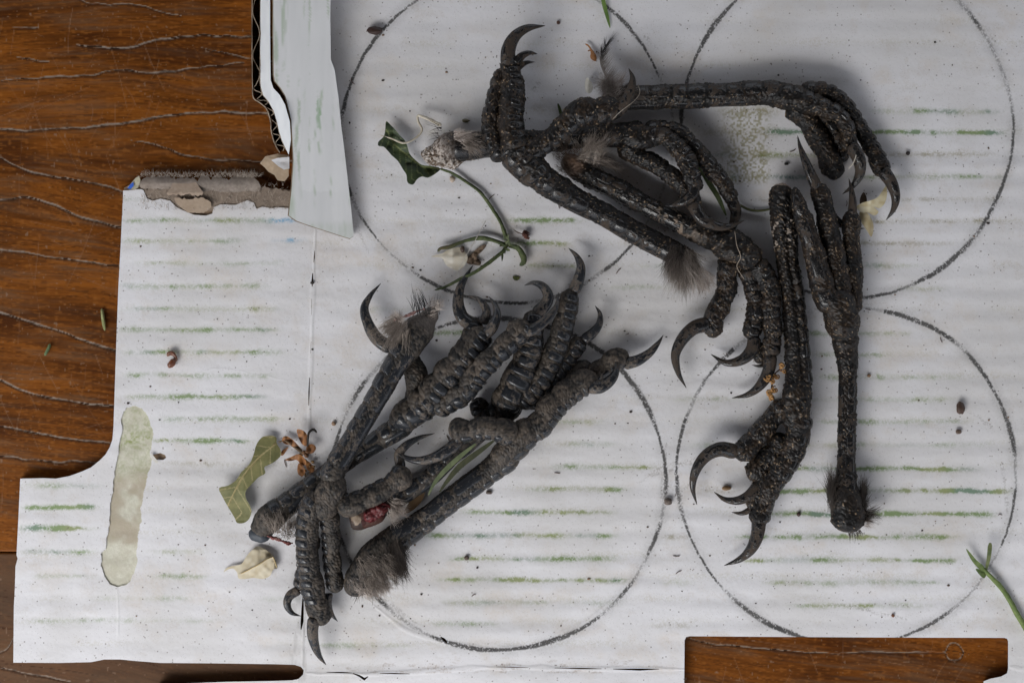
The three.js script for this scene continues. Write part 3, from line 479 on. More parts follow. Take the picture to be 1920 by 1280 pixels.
function clawGeo(pts, r0, squash = 0.78) { // [px, py, h] from base to tip
  const c = new THREE.CatmullRomCurve3(pts.map(p => onBoard(p[0], p[1], p[2])), false, 'centripetal'), N = 30, M = 16, V = [], U = [], I = [], L = c.getLength(), ou = rnd(), ov = rnd();
  // width lies in the plane of the bend
  const a0 = c.getPoint(0), a1 = c.getPoint(0.5), a2 = c.getPoint(1), nrm = a1.clone().sub(a0).cross(a2.clone().sub(a1)).normalize(); if (nrm.lengthSq() < 0.5) nrm.set(0, 1, 0);
  for (let i = 0; i <= N; i++) {
    const t = i / N, p = c.getPointAt(t), T = c.getTangentAt(t), inb = nrm.clone().addScaledVector(T, -nrm.dot(T)).normalize(), out = T.clone().cross(inb);
    const r = r0 * S * (t < 0.06 ? 0.75 + 0.25 * Math.sqrt(t / 0.06) : 1) * (0.03 + 0.97 * (1 - Math.pow(t, 1.75))) * (1 + 0.05 * (n2(t * 9, r0 + pts[0][0], 220) - 0.5));
    for (let j = 0; j <= M; j++) { const th = 2 * Math.PI * j / M, cr = Math.cos(th), sr = Math.sin(th), keel = 1 - 0.14 * Math.max(0, -cr) * Math.abs(sr); const q = p.clone().addScaledVector(out, cr * r * keel).addScaledVector(inb, sr * r * squash * keel); V.push(q.x, q.y, q.z); U.push(ou + th * r0 * S / TILE * 1.0, ov + t * L / TILE * 0.8); }
  }
  for (let i = 0; i < N; i++) for (let j = 0; j < M; j++) { const a = i * (M + 1) + j; I.push(a, a + 1, a + M + 1, a + 1, a + M + 2, a + M + 1); }
  // closed ends
  const close = (ring, flip) => { const b = V.length / 3; let x = 0, y = 0, z = 0; for (let j = 0; j < M; j++) { x += V[(ring * (M + 1) + j) * 3]; y += V[(ring * (M + 1) + j) * 3 + 1]; z += V[(ring * (M + 1) + j) * 3 + 2]; } V.push(x / M, y / M, z / M); U.push(ou, ov); for (let j = 0; j < M; j++) { const a = ring * (M + 1) + j; flip ? I.push(b, a + 1, a) : I.push(b, a, a + 1); } };
  close(0, true); close(N, false);
  const g = new THREE.BufferGeometry(); g.setAttribute('position', new THREE.Float32BufferAttribute(V, 3)); g.setAttribute('uv', new THREE.Float32BufferAttribute(U, 2)); g.setIndex(I); g.computeVertexNormals();
  // same normal on both sides of the seam
  const nn = g.attributes.normal; for (let i = 0; i <= N; i++) { const a = i * (M + 1), b = a + M; const v = new THREE.Vector3(nn.getX(a) + nn.getX(b), nn.getY(a) + nn.getY(b), nn.getZ(a) + nn.getZ(b)).normalize(); nn.setXYZ(a, v.x, v.y, v.z); nn.setXYZ(b, v.x, v.y, v.z); }
  return g;
}
function addLimb(foot, name, o) {
  if (name === 'palm') o.slim ??= 0.78; if (name === 'toe') o.slim ??= 0.92; if (name === 'shank') { o.tone ??= 0.6; if (o.style === CLEAN) { o.amp ??= 0.14; o.dusty = (o.dusty ?? 0) - 0.05; } o.slim ??= o.style === CLEAN ? 0.84 : 0.86; }
  const l = limb(o), m = part(name, l.g, SKIN[o.style], foot);
  for (const p of l.plates) part('scute', p, HORN[o.style], m);
  for (const c of o.claws || []) part('claw', clawGeo(c.p, c.r, c.q), CLAW[o.style], m);
  foot.userData._l.push(l); return m;
}
function tuft(foot, o) { // c [px,py,h], rad px, dir [dx,dy,up], fan, len [mm,mm], n, cols
  const list = [], d0 = dirPx(o.dir);
  const locks = Array.from({ length: Math.max(8, Math.round(o.n / 22)) }, () => {
    const a = rr(0, 6.283), q = Math.sqrt(rnd()), ox = Math.cos(a) * q * o.rad[0], oy = Math.sin(a) * q * o.rad[1], oh = rr(-1, 1) * (o.rad[2] ?? 1);
    const d = d0.clone().add(new THREE.Vector3(rr(-1, 1), rr(-0.6, 0.8), rr(-1, 1)).multiplyScalar(o.fan)).add(new THREE.Vector3(ox / o.rad[0], 0.2, oy / o.rad[1]).multiplyScalar(o.out ?? 0.3)).normalize();
    return { ox, oy, oh, d, k: rnd(), l: rr(...o.len) / 1000 };
  });
  for (let i = 0; i < o.n; i++) {
    const L = locks[Math.floor(rnd() * locks.length)], jx = rr(-1, 1) * Math.min(7, o.rad[0] * 0.5), jy = rr(-1, 1) * Math.min(7, o.rad[1] * 0.5), d = L.d.clone().add(new THREE.Vector3(rr(-1, 1) - jx * 0.03, rr(-1, 1), rr(-1, 1) - jy * 0.03).multiplyScalar(0.2));
    const c = mixc(o.cols[0], o.cols[1], clamp(0.6 * L.k + 0.4 * rnd()) ** 1.4);
    list.push({ p: onBoard(o.c[0] + L.ox + jx, o.c[1] + L.oy + jy, o.c[2] + L.oh), d, l: L.l * rr(0.7, 1.1), w: rr(0.045, 0.10) * (o.w ?? 1) / 1000, c, curl: rr(0.1, o.curl ?? 1.0) });
  }
  return part('feather_tuft', hairs(list), vcol(0.75), foot, { kind: 'stuff', label: o.label });
}
function flecks(foot, n) { // straw and grit stuck in the mud
  const V = []; const list = [];
  const ls = foot.userData._l; 
  for (let i = 0; i < n; i++) {
    const l = ls[Math.floor(rnd() * ls.length)], s = rnd() * l.L, f = l.fr(s), th = rr(-3, 3), r = l.R(s, th, f.r) * 1.02, p = f.p.clone().addScaledVector(f.D, Math.cos(th) * r).addScaledVector(f.B, Math.sin(th) * r);
    const nrm = p.clone().sub(f.p).normalize(); if (nrm.y < -0.1) continue;
    const d = new THREE.Vector3(rr(-1, 1), rr(-1, 1), rr(-1, 1)).cross(nrm).addScaledVector(nrm, 0.12);
    const k = rnd(); list.push({ p, d, l: (k < 0.7 ? rr(0.25, 0.8) : rr(0.8, 2.2)) / 1000, w: rr(0.04, 0.11) / 1000, c: mixc([0.12, 0.08, 0.05], [0.40, 0.30, 0.20], rnd() ** 1.6), curl: 0.5 });
  }
  part('straw_flecks', hairs(list), vcol(0.9), foot, { kind: 'stuff' });
}
function foot(base, label) {
  const f = thing('bird_foot', onBoard(base[0], base[1], 0), label, 'bird foot', 'severed bird feet on the cardboard'); f.userData._l = []; return f;
}
const done = f => { delete f.userData._l; };
// rows of plates for a shank: broad front plates, long side plates
const shankCols = (k = 8, side = 3, c2 = 118) => [{ c: 0, a: 58, n: k, lift: 0.34, gap: 0.07 }, { c: c2, a: 52, n: side, lift: 0.26, gap: 0.04, jit: 0.5 }, { c: -c2, a: 52, n: side, lift: 0.26, gap: 0.05, jit: 0.5 }];
const toeCols = (k, a = 60, c = 0, lift = 0.38) => [{ c, a, n: k, lift, gap: 0.2 }];
const furBrown = [[0.12, 0.095, 0.078], [0.50, 0.43, 0.37]], furDark = [[0.018, 0.014, 0.012], [0.12, 0.094, 0.077]], furPale = [[0.34, 0.28, 0.245], [0.70, 0.63, 0.57]];
const flesh = vcol(0.55);

{ // C: shank with a red cut end, toes raised in a fan
  const f = foot([820, 880], 'bird foot with red cut bone end and a fan of upright scaly toes');
  addLimb(f, 'shank', { pts: [[700, 962, 5, 21], [740, 937, 5, 20], [797, 902, 5, 20], [840, 862, 5, 20], [890, 815, 5, 24], [925, 785, 5.5, 28]], dorsal: [-0.5, -0.5, 0.7], style: CLEAN, cols: shankCols(9), dusty: -0.05 });
  addLimb(f, 'palm', { pts: [[905, 792, 5.5, 24], [940, 772, 6.5, 34], [975, 748, 6, 30]], dorsal: [-0.2, -0.2, 1], style: CLEAN, cols: [{ c: 0, a: 75, n: 4, lift: 0.4, gap: 0.1 }] });
  addLimb(f, 'toe', { pts: [[940, 775, 7, 32], [962, 728, 8, 31], [984, 682, 8, 29], [996, 640, 8, 25], [1001, 596, 7, 21], [1003, 582, 6, 16]], dorsal: [0.2, 0.1, 1], style: CLEAN, pads: 4, cols: toeCols(9, 58), claws: [{ p: [[1004, 588, 8], [1021, 572, 8.5], [1028, 556, 9], [1018, 537, 8], [1000, 530, 6.5], [983, 535, 5]], r: 13 }] });
  addLimb(f, 'toe', { pts: [[968, 760, 6, 24], [994, 735, 7, 24], [1019, 704, 7.5, 23], [1038, 665, 7.5, 23], [1054, 621, 7, 22], [1064, 581, 6, 21], [1069, 552, 5, 18], [1070, 540, 5, 13]], dorsal: [0.45, 0.1, 0.9], style: CLEAN, pads: 5, cols: toeCols(13, 50), claws: [{ p: [[1076, 547, 5.5], [1086, 520, 6], [1089, 500, 6], [1081, 480, 5], [1066, 465, 3.5]], r: 12.5 }] });
  addLimb(f, 'toe', { pts: [[985, 762, 4, 20], [1022, 728, 4, 20], [1056, 685, 4, 19], [1080, 650, 4, 18], [1094, 634, 4, 15]], dorsal: [0.5, 0.3, 0.8], style: CLEAN, pads: 4, cols: toeCols(9), claws: [{ p: [[1094, 637, 5], [1113, 622, 5.5], [1124, 606, 5.5], [1125, 588, 5], [1116, 573, 3.5]], r: 10.5 }] });
  addLimb(f, 'toe', { pts: [[930, 790, 4, 20], [905, 775, 4, 20], [893, 745, 4, 17]], dorsal: [-0.5, -0.2, 0.8], style: CLEAN, pads: 2, cols: toeCols(4) });
  // cut end: rim of skin, bone and red flesh
  addLimb(f, 'stump', { pts: [[655, 976, 5.5, 20], [672, 972, 5.5, 25], [700, 962, 5.2, 25], [722, 950, 5, 22]], dorsal: [0, 0, 1], style: CLEAN, amp: 0.1, cap0: 0.25, tint: (c, t, th, q, hi) => t < 0.3 ? [0.05, 0.035, 0.03] : mixc(c, [0.11, 0.02, 0.018], 0.4) });
  part('bone', limb({ pts: [[657, 976, 6.6, 11], [668, 973, 7.0, 16], [690, 966, 6.6, 12]], dorsal: [0, 0, 1], style: CLEAN, amp: 0, lump: 0.5, tint: (c, t, th, q, hi) => mixc(mixc([0.20, 0.145, 0.098], [0.36, 0.285, 0.215], hi), [0.08, 0.05, 0.035], sst(0.5, 0.7, n3(q.x / 0.0014, q.y / 0.0014, q.z / 0.0014))) }).g, vcol(0.5), f, { label: 'pale cut bone end' });
  part('flesh', limb({ pts: [[682, 974, 8.2, 9], [700, 963, 8.6, 14], [718, 953, 8.6, 13], [730, 946, 8, 8]], dorsal: [0, 0, 1], style: CLEAN, cell: 1.6, amp: 0.25, lump: 1.3, tint: (c, t, th, q, hi) => mixc([0.028, 0.004, 0.005], [0.15, 0.012, 0.014], hi) }).g, flesh, f, { label: 'dark red flesh' });
  tuft(f, { c: [735, 952, 8.5], rad: [14, 14, 1.5], dir: [0.8, 0.5, 0.35], fan: 0.7, len: [2.5, 6], n: 330, cols: furPale, label: 'grey down around the cut end' });
  done(f);
}
{ // B: long shank under the others, scaly toes spread towards the stem
  const f = foot([640, 890], 'bird foot with bluish cut end and plump scaly toes beside the pale husk');
  addLimb(f, 'shank', { pts: [[484, 1003, 5.5, 26], [505, 972, 6, 33], [540, 945, 6, 27], [590, 905, 5.5, 23], [640, 870, 5, 21], [691, 838, 5, 22], [740, 806, 5.5, 27], [770, 785, 6, 30]], dorsal: [-0.55, -0.65, 0.55], style: CLEAN, cols: [{ c: 0, a: 60, n: 11, s0: 0.14, lift: 0.34, gap: 0.06 }, { c: 105, a: 40, n: 5, s0: 0.2, lift: 0.25, gap: 0.05 }], cap0: 0.3 });
  addLimb(f, 'palm', { pts: [[735, 800, 6, 26], [765, 778, 7.5, 38], [795, 755, 7.5, 35], [815, 738, 7, 26]], dorsal: [0.2, 0.4, 0.9], style: CLEAN, cell: 1.4, cols: [{ c: 10, a: 62, n: 3, lift: 0.4, gap: 0.08 }] });
  addLimb(f, 'toe', { pts: [[770, 775, 8, 30], [800, 750, 9.5, 33], [834, 712, 10.5, 32], [862, 682, 11, 30], [886, 650, 11, 27], [903, 625, 10.5, 24], [910, 614, 10, 18]], dorsal: [0.45, 0.35, 0.85], style: CLEAN, pads: 5, padAmp: 0.34, cell: 1.5, cols: toeCols(10, 52, 6, 0.55), claws: [{ p: [[905, 628, 12], [921, 616, 13], [931, 594, 13], [929, 574, 11.5], [917, 556, 9]], r: 12.5 }] });
  addLimb(f, 'toe', { pts: [[810, 768, 9, 24], [840, 752, 11, 24], [868, 735, 12.5, 24], [893, 702, 14, 23], [926, 668, 15, 22], [956, 640, 15, 23], [976, 617, 14.5, 25], [984, 600, 13.5, 20]], dorsal: [0.5, 0.55, 0.7], style: CLEAN, pads: 6, padAmp: 0.3, cell: 1.4, cols: toeCols(13, 50, 4, 0.5), claws: [{ p: [[985, 624, 16], [1008, 612, 16.5], [1028, 595, 16.5], [1043, 574, 15.5], [1047, 548, 13]], r: 11.5 }] });
  addLimb(f, 'toe', { pts: [[775, 775, 5, 22], [780, 738, 5.5, 22], [779, 700, 6, 23], [765, 668, 6, 19], [740, 652, 6, 16]], dorsal: [-0.3, -0.2, -0.8], style: CLEAN, pads: 3, cell: 0.8, claws: [{ p: [[734, 654, 6.5], [706, 634, 7], [689, 604, 7], [683, 578, 6.5], [694, 554, 5], [714, 531, 3]], r: 13.5 }] });
  addLimb(f, 'toe', { pts: [[815, 735, 6, 22], [850, 690, 5.5, 22], [880, 640, 5, 21], [890, 608, 5, 18], [893, 596, 5, 13]], dorsal: [-0.3, 0, 0.9], style: CLEAN, pads: 4, cols: toeCols(9), claws: [{ p: [[892, 612, 5.5], [868, 596, 6], [859, 570, 6], [863, 540, 5.5], [875, 516, 4.5], [887, 497, 3]], r: 14 }, { p: [[905, 606, 6.5], [912, 586, 7.5], [904, 567, 7.5], [890, 558, 6.5], [876, 555, 5.5]], r: 10 }] });
  part('cut_face', limb({ pts: [[467, 998, 5.4, 9], [477, 1001, 6.4, 15], [491, 1004, 7, 16], [506, 1007, 6.6, 9]], dorsal: [-0.3, 0.4, 1], style: CLEAN, amp: 0, lump: 0.2, tint: (c, t, th, q, hi) => mixc([0.018, 0.024, 0.033], [0.035, 0.044, 0.056], hi) }).g, vcol(0.55), f, { label: 'smooth bluish cut face' });
  part('flesh', limb({ pts: [[498, 1004, 8.6, 2], [512, 1008, 8.2, 3.2], [528, 1013, 7.2, 2.6], [540, 1018, 5.6, 4.5], [549, 1018, 4.6, 2]], dorsal: [0, 0, 1], style: CLEAN, cell: 0.7, amp: 0.3, lump: 0.6, tint: (c, t, th, q, hi) => mixc([0.12, 0.012, 0.012], [0.38, 0.16, 0.13], hi * hi) }).g, flesh, f, { label: 'thread of red flesh' });
  tuft(f, { c: [530, 994, 9.5], rad: [22, 14, 1.5], dir: [0.05, -0.75, 0.7], fan: 0.45, len: [4, 8.5], n: 420, cols: furBrown, curl: 0.8, label: 'brown down on the cut end' });
  done(f);
}
{ // D: feathered heel, shank rising to the right
  const f = foot([860, 930], 'bird foot with thick grey feathered heel and a curled hind toe');
  addLimb(f, 'shank', { pts: [[652, 1112, 5, 22], [676, 1085, 6.5, 38], [706, 1045, 7, 42], [745, 1008, 6.5, 34], [786, 983, 6, 28], [849, 934, 6, 27], [911, 888, 6.5, 28], [948, 858, 7.5, 33], [968, 840, 8, 30]], dorsal: [0.45, 0.55, 0.75], style: CLEAN, cell: 0.75, amp: 0.22, cols: [{ c: 20, a: 42, n: 10, s0: 0.30, s1: 0.95, lift: 0.3, gap: 0.06 }, { c: 100, a: 28, n: 4, s0: 0.3, s1: 0.8, lift: 0.22 }, { c: -75, a: 38, n: 3, s0: 0.33, s1: 0.82, lift: 0.3, gap: 0.03 }] });
  addLimb(f, 'palm', { pts: [[925, 868, 8, 28], [960, 838, 10, 36], [985, 812, 11, 36], [1008, 790, 10, 28]], dorsal: [0.5, 0.5, 0.6], style: CLEAN, cell: 0.9, dusty: 0.1, cols: [{ c: 35, a: 40, n: 4, lift: 0.4, gap: 0.12 }] });
  addLimb(f, 'toe', { pts: [[968, 822, 12, 26], [940, 806, 14, 26], [905, 802, 14.5, 23], [880, 806, 14, 22], [855, 808, 13, 27], [842, 812, 12.5, 23]], dorsal: [0.1, 0.95, 0.25], style: CLEAN, pads: 3, padAmp: 0.3, cell: 0.62, amp: 0.2, dusty: 0.12, cols: toeCols(6, 45), claws: [{ p: [[862, 824, 13.5], [840, 843, 14], [812, 858, 14], [782, 863, 13], [757, 856, 11.5], [737, 840, 10]], r: 12.5 }] });
  addLimb(f, 'toe', { pts: [[990, 815, 10.5, 28], [1012, 796, 10.5, 28], [1035, 764, 10, 28], [1062, 738, 9.5, 27], [1090, 718, 9, 28], [1112, 712, 8.5, 22], [1120, 712, 8, 15]], dorsal: [0.55, 0.6, 0.55], style: CLEAN, pads: 4, padAmp: 0.28, cell: 0.75, amp: 0.22, dusty: 0.10, cols: toeCols(10, 45, 8), claws: [{ p: [[1104, 724, 10.5], [1126, 724, 11], [1147, 710, 10.5], [1156, 692, 9.5], [1153, 673, 8]], r: 14.5 }] });
  addLimb(f, 'toe', { pts: [[1058, 750, 5.5, 20], [1095, 715, 5, 20], [1128, 690, 5, 20], [1155, 674, 5, 22], [1172, 668, 4.5, 19], [1180, 668, 4.5, 13]], dorsal: [0.5, 0.6, 0.5], style: CLEAN, pads: 3, padAmp: 0.3, cell: 0.75, amp: 0.22, dusty: 0.06, cols: toeCols(6, 42, 10), claws: [{ p: [[1170, 682, 5.5], [1196, 675, 6], [1219, 660, 6], [1234, 643, 5], [1244, 628, 3.5]], r: 13 }] });
  addLimb(f, 'toe', { pts: [[1030, 765, 4.5, 18], [1065, 720, 4.5, 18], [1092, 692, 4, 18], [1108, 680, 4, 14]], dorsal: [-0.2, -0.3, 0.9], style: CLEAN, pads: 3, cell: 0.7 });
  tuft(f, { c: [740, 1036, 11], rad: [18, 26, 2], dir: [0.22, 0.85, 0.2], fan: 0.16, len: [5, 9.5], n: 1000, cols: furDark, curl: 0.9, label: 'dark brown feathers on the heel' });
  tuft(f, { c: [706, 1068, 11.8], rad: [38, 32, 1.5], dir: [0.5, 0.6, 0.2], fan: 0.3, len: [2.5, 5.5], n: 1300, cols: furBrown, label: 'grey brown down on the heel' });
  tuft(f, { c: [692, 1094, 11.2], rad: [36, 18, 1.5], dir: [0.35, 0.55, 0.35], fan: 0.7, len: [2, 4.5], n: 800, cols: furPale, label: 'pale down at the heel end' });
  tuft(f, { c: [675, 1112, 5], rad: [28, 8, 1.5], dir: [-0.2, 0.8, 0.1], fan: 1.0, len: [3, 6], n: 14, w: 1.8, cols: [[0.01, 0.01, 0.01], [0.03, 0.025, 0.02]], label: 'dark bristles' });
  done(f);
}
{ // A: lies on top, shank down to the left, toes hanging to the board's lower edge
  const f = foot([640, 900], 'bird foot with dark plated shank and toes pointing at the board edge');
  addLimb(f, 'shank', { pts: [[820, 574, 9, 9], [806, 592, 9.5, 20], [786, 618, 10.5, 36], [765, 650, 11.5, 33], [737, 692, 12.5, 26], [700, 758, 13.5, 24], [660, 825, 14.5, 24], [630, 876, 15, 27], [614, 910, 15, 30]], dorsal: [-0.75, -0.4, 0.62], style: CLEAN, cell: 0.9, amp: 0.2, cap0: 1.2, dusty: -0.04, cols: [{ c: 0, a: 50, n: 9, s0: 0.24, s1: 0.97, lift: 0.36, gap: 0.07 }, { c: 92, a: 36, n: 3, s0: 0.26, s1: 0.9, lift: 0.28, gap: 0.03, jit: 0.5 }, { c: -92, a: 36, n: 3, s0: 0.26, s1: 0.9, lift: 0.28, gap: 0.03, jit: 0.5 }],
    tint: (c, t, th, q, hi) => t < 0.17 ? mixc(mixc([0.10, 0.085, 0.075], [0.20, 0.17, 0.15], hi), c, sst(0.08, 0.17, t)) : c });
  addLimb(f, 'palm', { pts: [[638, 888, 15, 24], [622, 918, 15, 35], [608, 946, 14, 34], [596, 972, 12.5, 26]], dorsal: [-0.3, 0.1, 0.9], style: CLEAN, cell: 0.8, dusty: 0.08 });
  addLimb(f, 'toe', { pts: [[600, 925, 14.5, 24], [582, 955, 13.5, 24], [575, 1005, 12, 22], [577, 1050, 10.5, 22], [584, 1095, 8.5, 24], [594, 1135, 7, 23], [602, 1160, 6, 22], [605, 1172, 5.5, 16]], dorsal: [-0.45, -0.1, 0.9], style: CLEAN, pads: 5, padAmp: 0.22, cell: 0.85, dusty: 0.05, cols: [{ c: 0, a: 38, n: 12, lift: 0.42, gap: 0.24, s1: 0.82 }, { c: 62, a: 15, n: 15, lift: 0.25, gap: 0.22, s1: 0.8 }], claws: [{ p: [[588, 1158, 8], [586, 1185, 8], [590, 1208, 6.5], [599, 1230, 4.5], [611, 1246, 2.2]], r: 13 }] });
  addLimb(f, 'toe', { pts: [[615, 955, 11, 22], [620, 1000, 9.5, 19], [621, 1040, 7, 18], [626, 1080, 5.5, 19], [628, 1103, 5, 17], [628, 1112, 5, 12]], dorsal: [-0.6, 0, 0.4], style: CLEAN, pads: 4, padAmp: 0.3, cell: 0.7, cols: toeCols(9, 40), claws: [{ p: [[616, 1112, 5.5], [615, 1132, 5.5], [621, 1150, 4.5], [633, 1165, 3]], r: 9 }] });
  addLimb(f, 'toe', { pts: [[590, 1000, 6, 17], [575, 1050, 5, 17], [566, 1090, 4.5, 16], [564, 1108, 4.5, 13]], dorsal: [-0.7, 0, 0.5], style: CLEAN, pads: 3, cell: 0.7, cols: toeCols(6), claws: [{ p: [[560, 1106, 5], [543, 1117, 5.5], [538, 1132, 5.5], [546, 1148, 4.5], [564, 1155, 3]], r: 10 }] });
  addLimb(f, 'toe', { pts: [[630, 948, 14, 25], [662, 944, 14, 24], [700, 927, 13.5, 22], [732, 910, 12.5, 22], [756, 890, 12, 26], [768, 880, 11.5, 22]], dorsal: [-0.2, -0.85, 0.1], style: CLEAN, pads: 3, padAmp: 0.28, cell: 0.62, amp: 0.2, dusty: 0.12, cols: toeCols(6, 42), claws: [{ p: [[752, 878, 9], [748, 852, 10], [762, 834, 10], [785, 821, 9.5], [815, 812, 8.5]], r: 10 }] });
  part('flesh', limb({ pts: [[738, 602, 15.6, 2.5], [750, 596, 15.6, 4], [772, 588, 14.4, 3.4], [798, 578, 12, 2]], dorsal: [0, 0, 1], style: CLEAN, cell: 0.7, amp: 0.3, lump: 0.5, tint: (c, t, th, q, hi) => mixc([0.13, 0.02, 0.02], [0.42, 0.27, 0.24], hi) }).g, flesh, f, { label: 'pink red flesh' });
  tuft(f, { c: [746, 612, 15], rad: [20, 18, 1.2], dir: [-0.45, 0.75, 0.15], fan: 0.28, len: [4, 8.5], n: 620, cols: furBrown, label: 'brown down below the joint' });
  tuft(f, { c: [744, 600, 15.5], rad: [10, 7, 1], dir: [-0.2, -0.5, 0.6], fan: 0.9, len: [2, 5], n: 160, cols: furPale, label: 'pale down above the joint' });
  tuft(f, { c: [800, 584, 12.5], rad: [24, 12, 1.5], dir: [-0.25, -0.9, 0.25], fan: 0.35, len: [4, 8], n: 60, w: 1.7, cols: [[0.012, 0.012, 0.014], [0.03, 0.028, 0.028]], curl: 0.4, label: 'black bristles on the joint' });
  tuft(f, { c: [810, 578, 11.5], rad: [16, 14, 2], dir: [0.5, -0.3, 0.2], fan: 0.5, len: [1, 3], n: 200, cols: furPale, label: 'grey stubble' });
  done(f);
}
{ // E: bottom of the upper heap, pale mud on the cut end
  const f = foot([1010, 266], 'mud caked bird foot with pale crumbly cut end beside the green leaf');
  addLimb(f, 'shank', { pts: [[792, 291, 3.5, 8], [812, 287, 4.5, 18], [840, 279, 6, 33], [880, 274, 5.5, 31], [940, 269, 5, 26], [1020, 264, 5, 25], [1100, 256, 5, 24], [1170, 253, 5, 27], [1215, 250, 5.5, 30]], dorsal: [0, 0.6, 0.8], style: MUDDY, lump: 0.45, cap0: 1.4, cols: [{ c: 0, a: 55, n: 9, s0: 0.14, lift: 0.3, gap: 0.05 }, { c: 110, a: 42, n: 3, s0: 0.2, lift: 0.25 }],
    tint: (c, t, th, q, hi) => { const k = sst(0.17, 0.09, t + 0.05 * (hi - 0.5)); return mixc(c, hi > 0.45 ? mixc([0.20, 0.16, 0.13], [0.48, 0.43, 0.39], hi) : [0.09, 0.065, 0.05], k); } });
  part('crust', limb({ pts: [[790, 291, 4, 8], [806, 291, 5, 15], [830, 290, 5.5, 24], [852, 294, 5, 22], [872, 297, 4, 12]], dorsal: [0, 0.2, 1], style: MUDDY, cell: 0.9, amp: 0.7, lump: 1.6, slim: 1, tint: (c, t, th, q, hi) => { const k = n3(q.x / 0.0008, q.y / 0.0008, q.z / 0.0008); return k > 0.5 ? mixc([0.24, 0.20, 0.17], [0.58, 0.54, 0.50], hi) : mixc([0.06, 0.042, 0.03], [0.2, 0.15, 0.11], hi); } }).g, vcol(0.9), f, { label: 'pale crumbly crust on the cut end' });
  addLimb(f, 'palm', { pts: [[1160, 255, 6, 25], [1195, 258, 7, 32], [1235, 254, 7, 28]], dorsal: [0, -0.3, 0.9], style: MUDDY });
  addLimb(f, 'toe', { pts: [[1205, 248, 6, 22], [1240, 244, 7, 20], [1270, 250, 7.5, 20], [1297, 274, 7.5, 18], [1328, 308, 7, 18], [1357, 346, 6, 17], [1372, 374, 5, 15], [1376, 384, 5, 10]], dorsal: [0.65, -0.5, 0.6], style: MUDDY, lump: 0.5, pads: 5, cols: toeCols(12, 50), claws: [{ p: [[1372, 376, 5.5], [1380, 396, 6], [1375, 420, 5.5], [1364, 440, 4.5], [1350, 459, 3]], r: 12 }] });
  addLimb(f, 'toe', { pts: [[1215, 258, 7, 20], [1243, 255, 9, 18], [1270, 276, 10, 19], [1288, 300, 10.5, 19], [1297, 328, 10.5, 18], [1301, 350, 10, 17], [1300, 360, 9.5, 12]], dorsal: [0.6, -0.2, 0.8], style: MUDDY, lump: 0.5, pads: 4, cols: toeCols(9, 50), claws: [{ p: [[1302, 345, 11], [1297, 364, 11.5], [1280, 378, 11], [1263, 384, 10], [1246, 386, 9]], r: 13 }] });
  addLimb(f, 'toe', { pts: [[1160, 268, 5, 22], [1190, 288, 6, 20], [1225, 306, 7, 18], [1262, 332, 8, 18], [1288, 358, 9, 18], [1303, 384, 10, 17], [1310, 394, 10, 12]], dorsal: [-0.4, 0.5, 0.8], style: MUDDY, pads: 4, padAmp: 0.34, dusty: 0.04, claws: [{ p: [[1300, 380, 11.5], [1313, 405, 12], [1335, 420, 12], [1362, 425, 11.5], [1396, 413, 10.5]], r: 13.5 }] });
  tuft(f, { c: [868, 262, 10], rad: [22, 14, 2], dir: [0.75, 0.55, 0.35], fan: 0.4, len: [3, 7.5], n: 420, cols: furBrown, label: 'brown down near the cut end' });
  tuft(f, { c: [852, 254, 10.5], rad: [16, 9, 1.5], dir: [0.8, 0.2, 0.45], fan: 0.5, len: [3, 6], n: 160, cols: furPale, label: 'pale down near the cut end' });
  tuft(f, { c: [826, 248, 7], rad: [6, 12, 1], dir: [-0.9, -0.1, 0.2], fan: 0.9, len: [3.5, 6], n: 18, w: 1.8, cols: [[0.015, 0.012, 0.01], [0.04, 0.03, 0.02]], label: 'dark bristles' });
  flecks(f, 500); done(f);
}
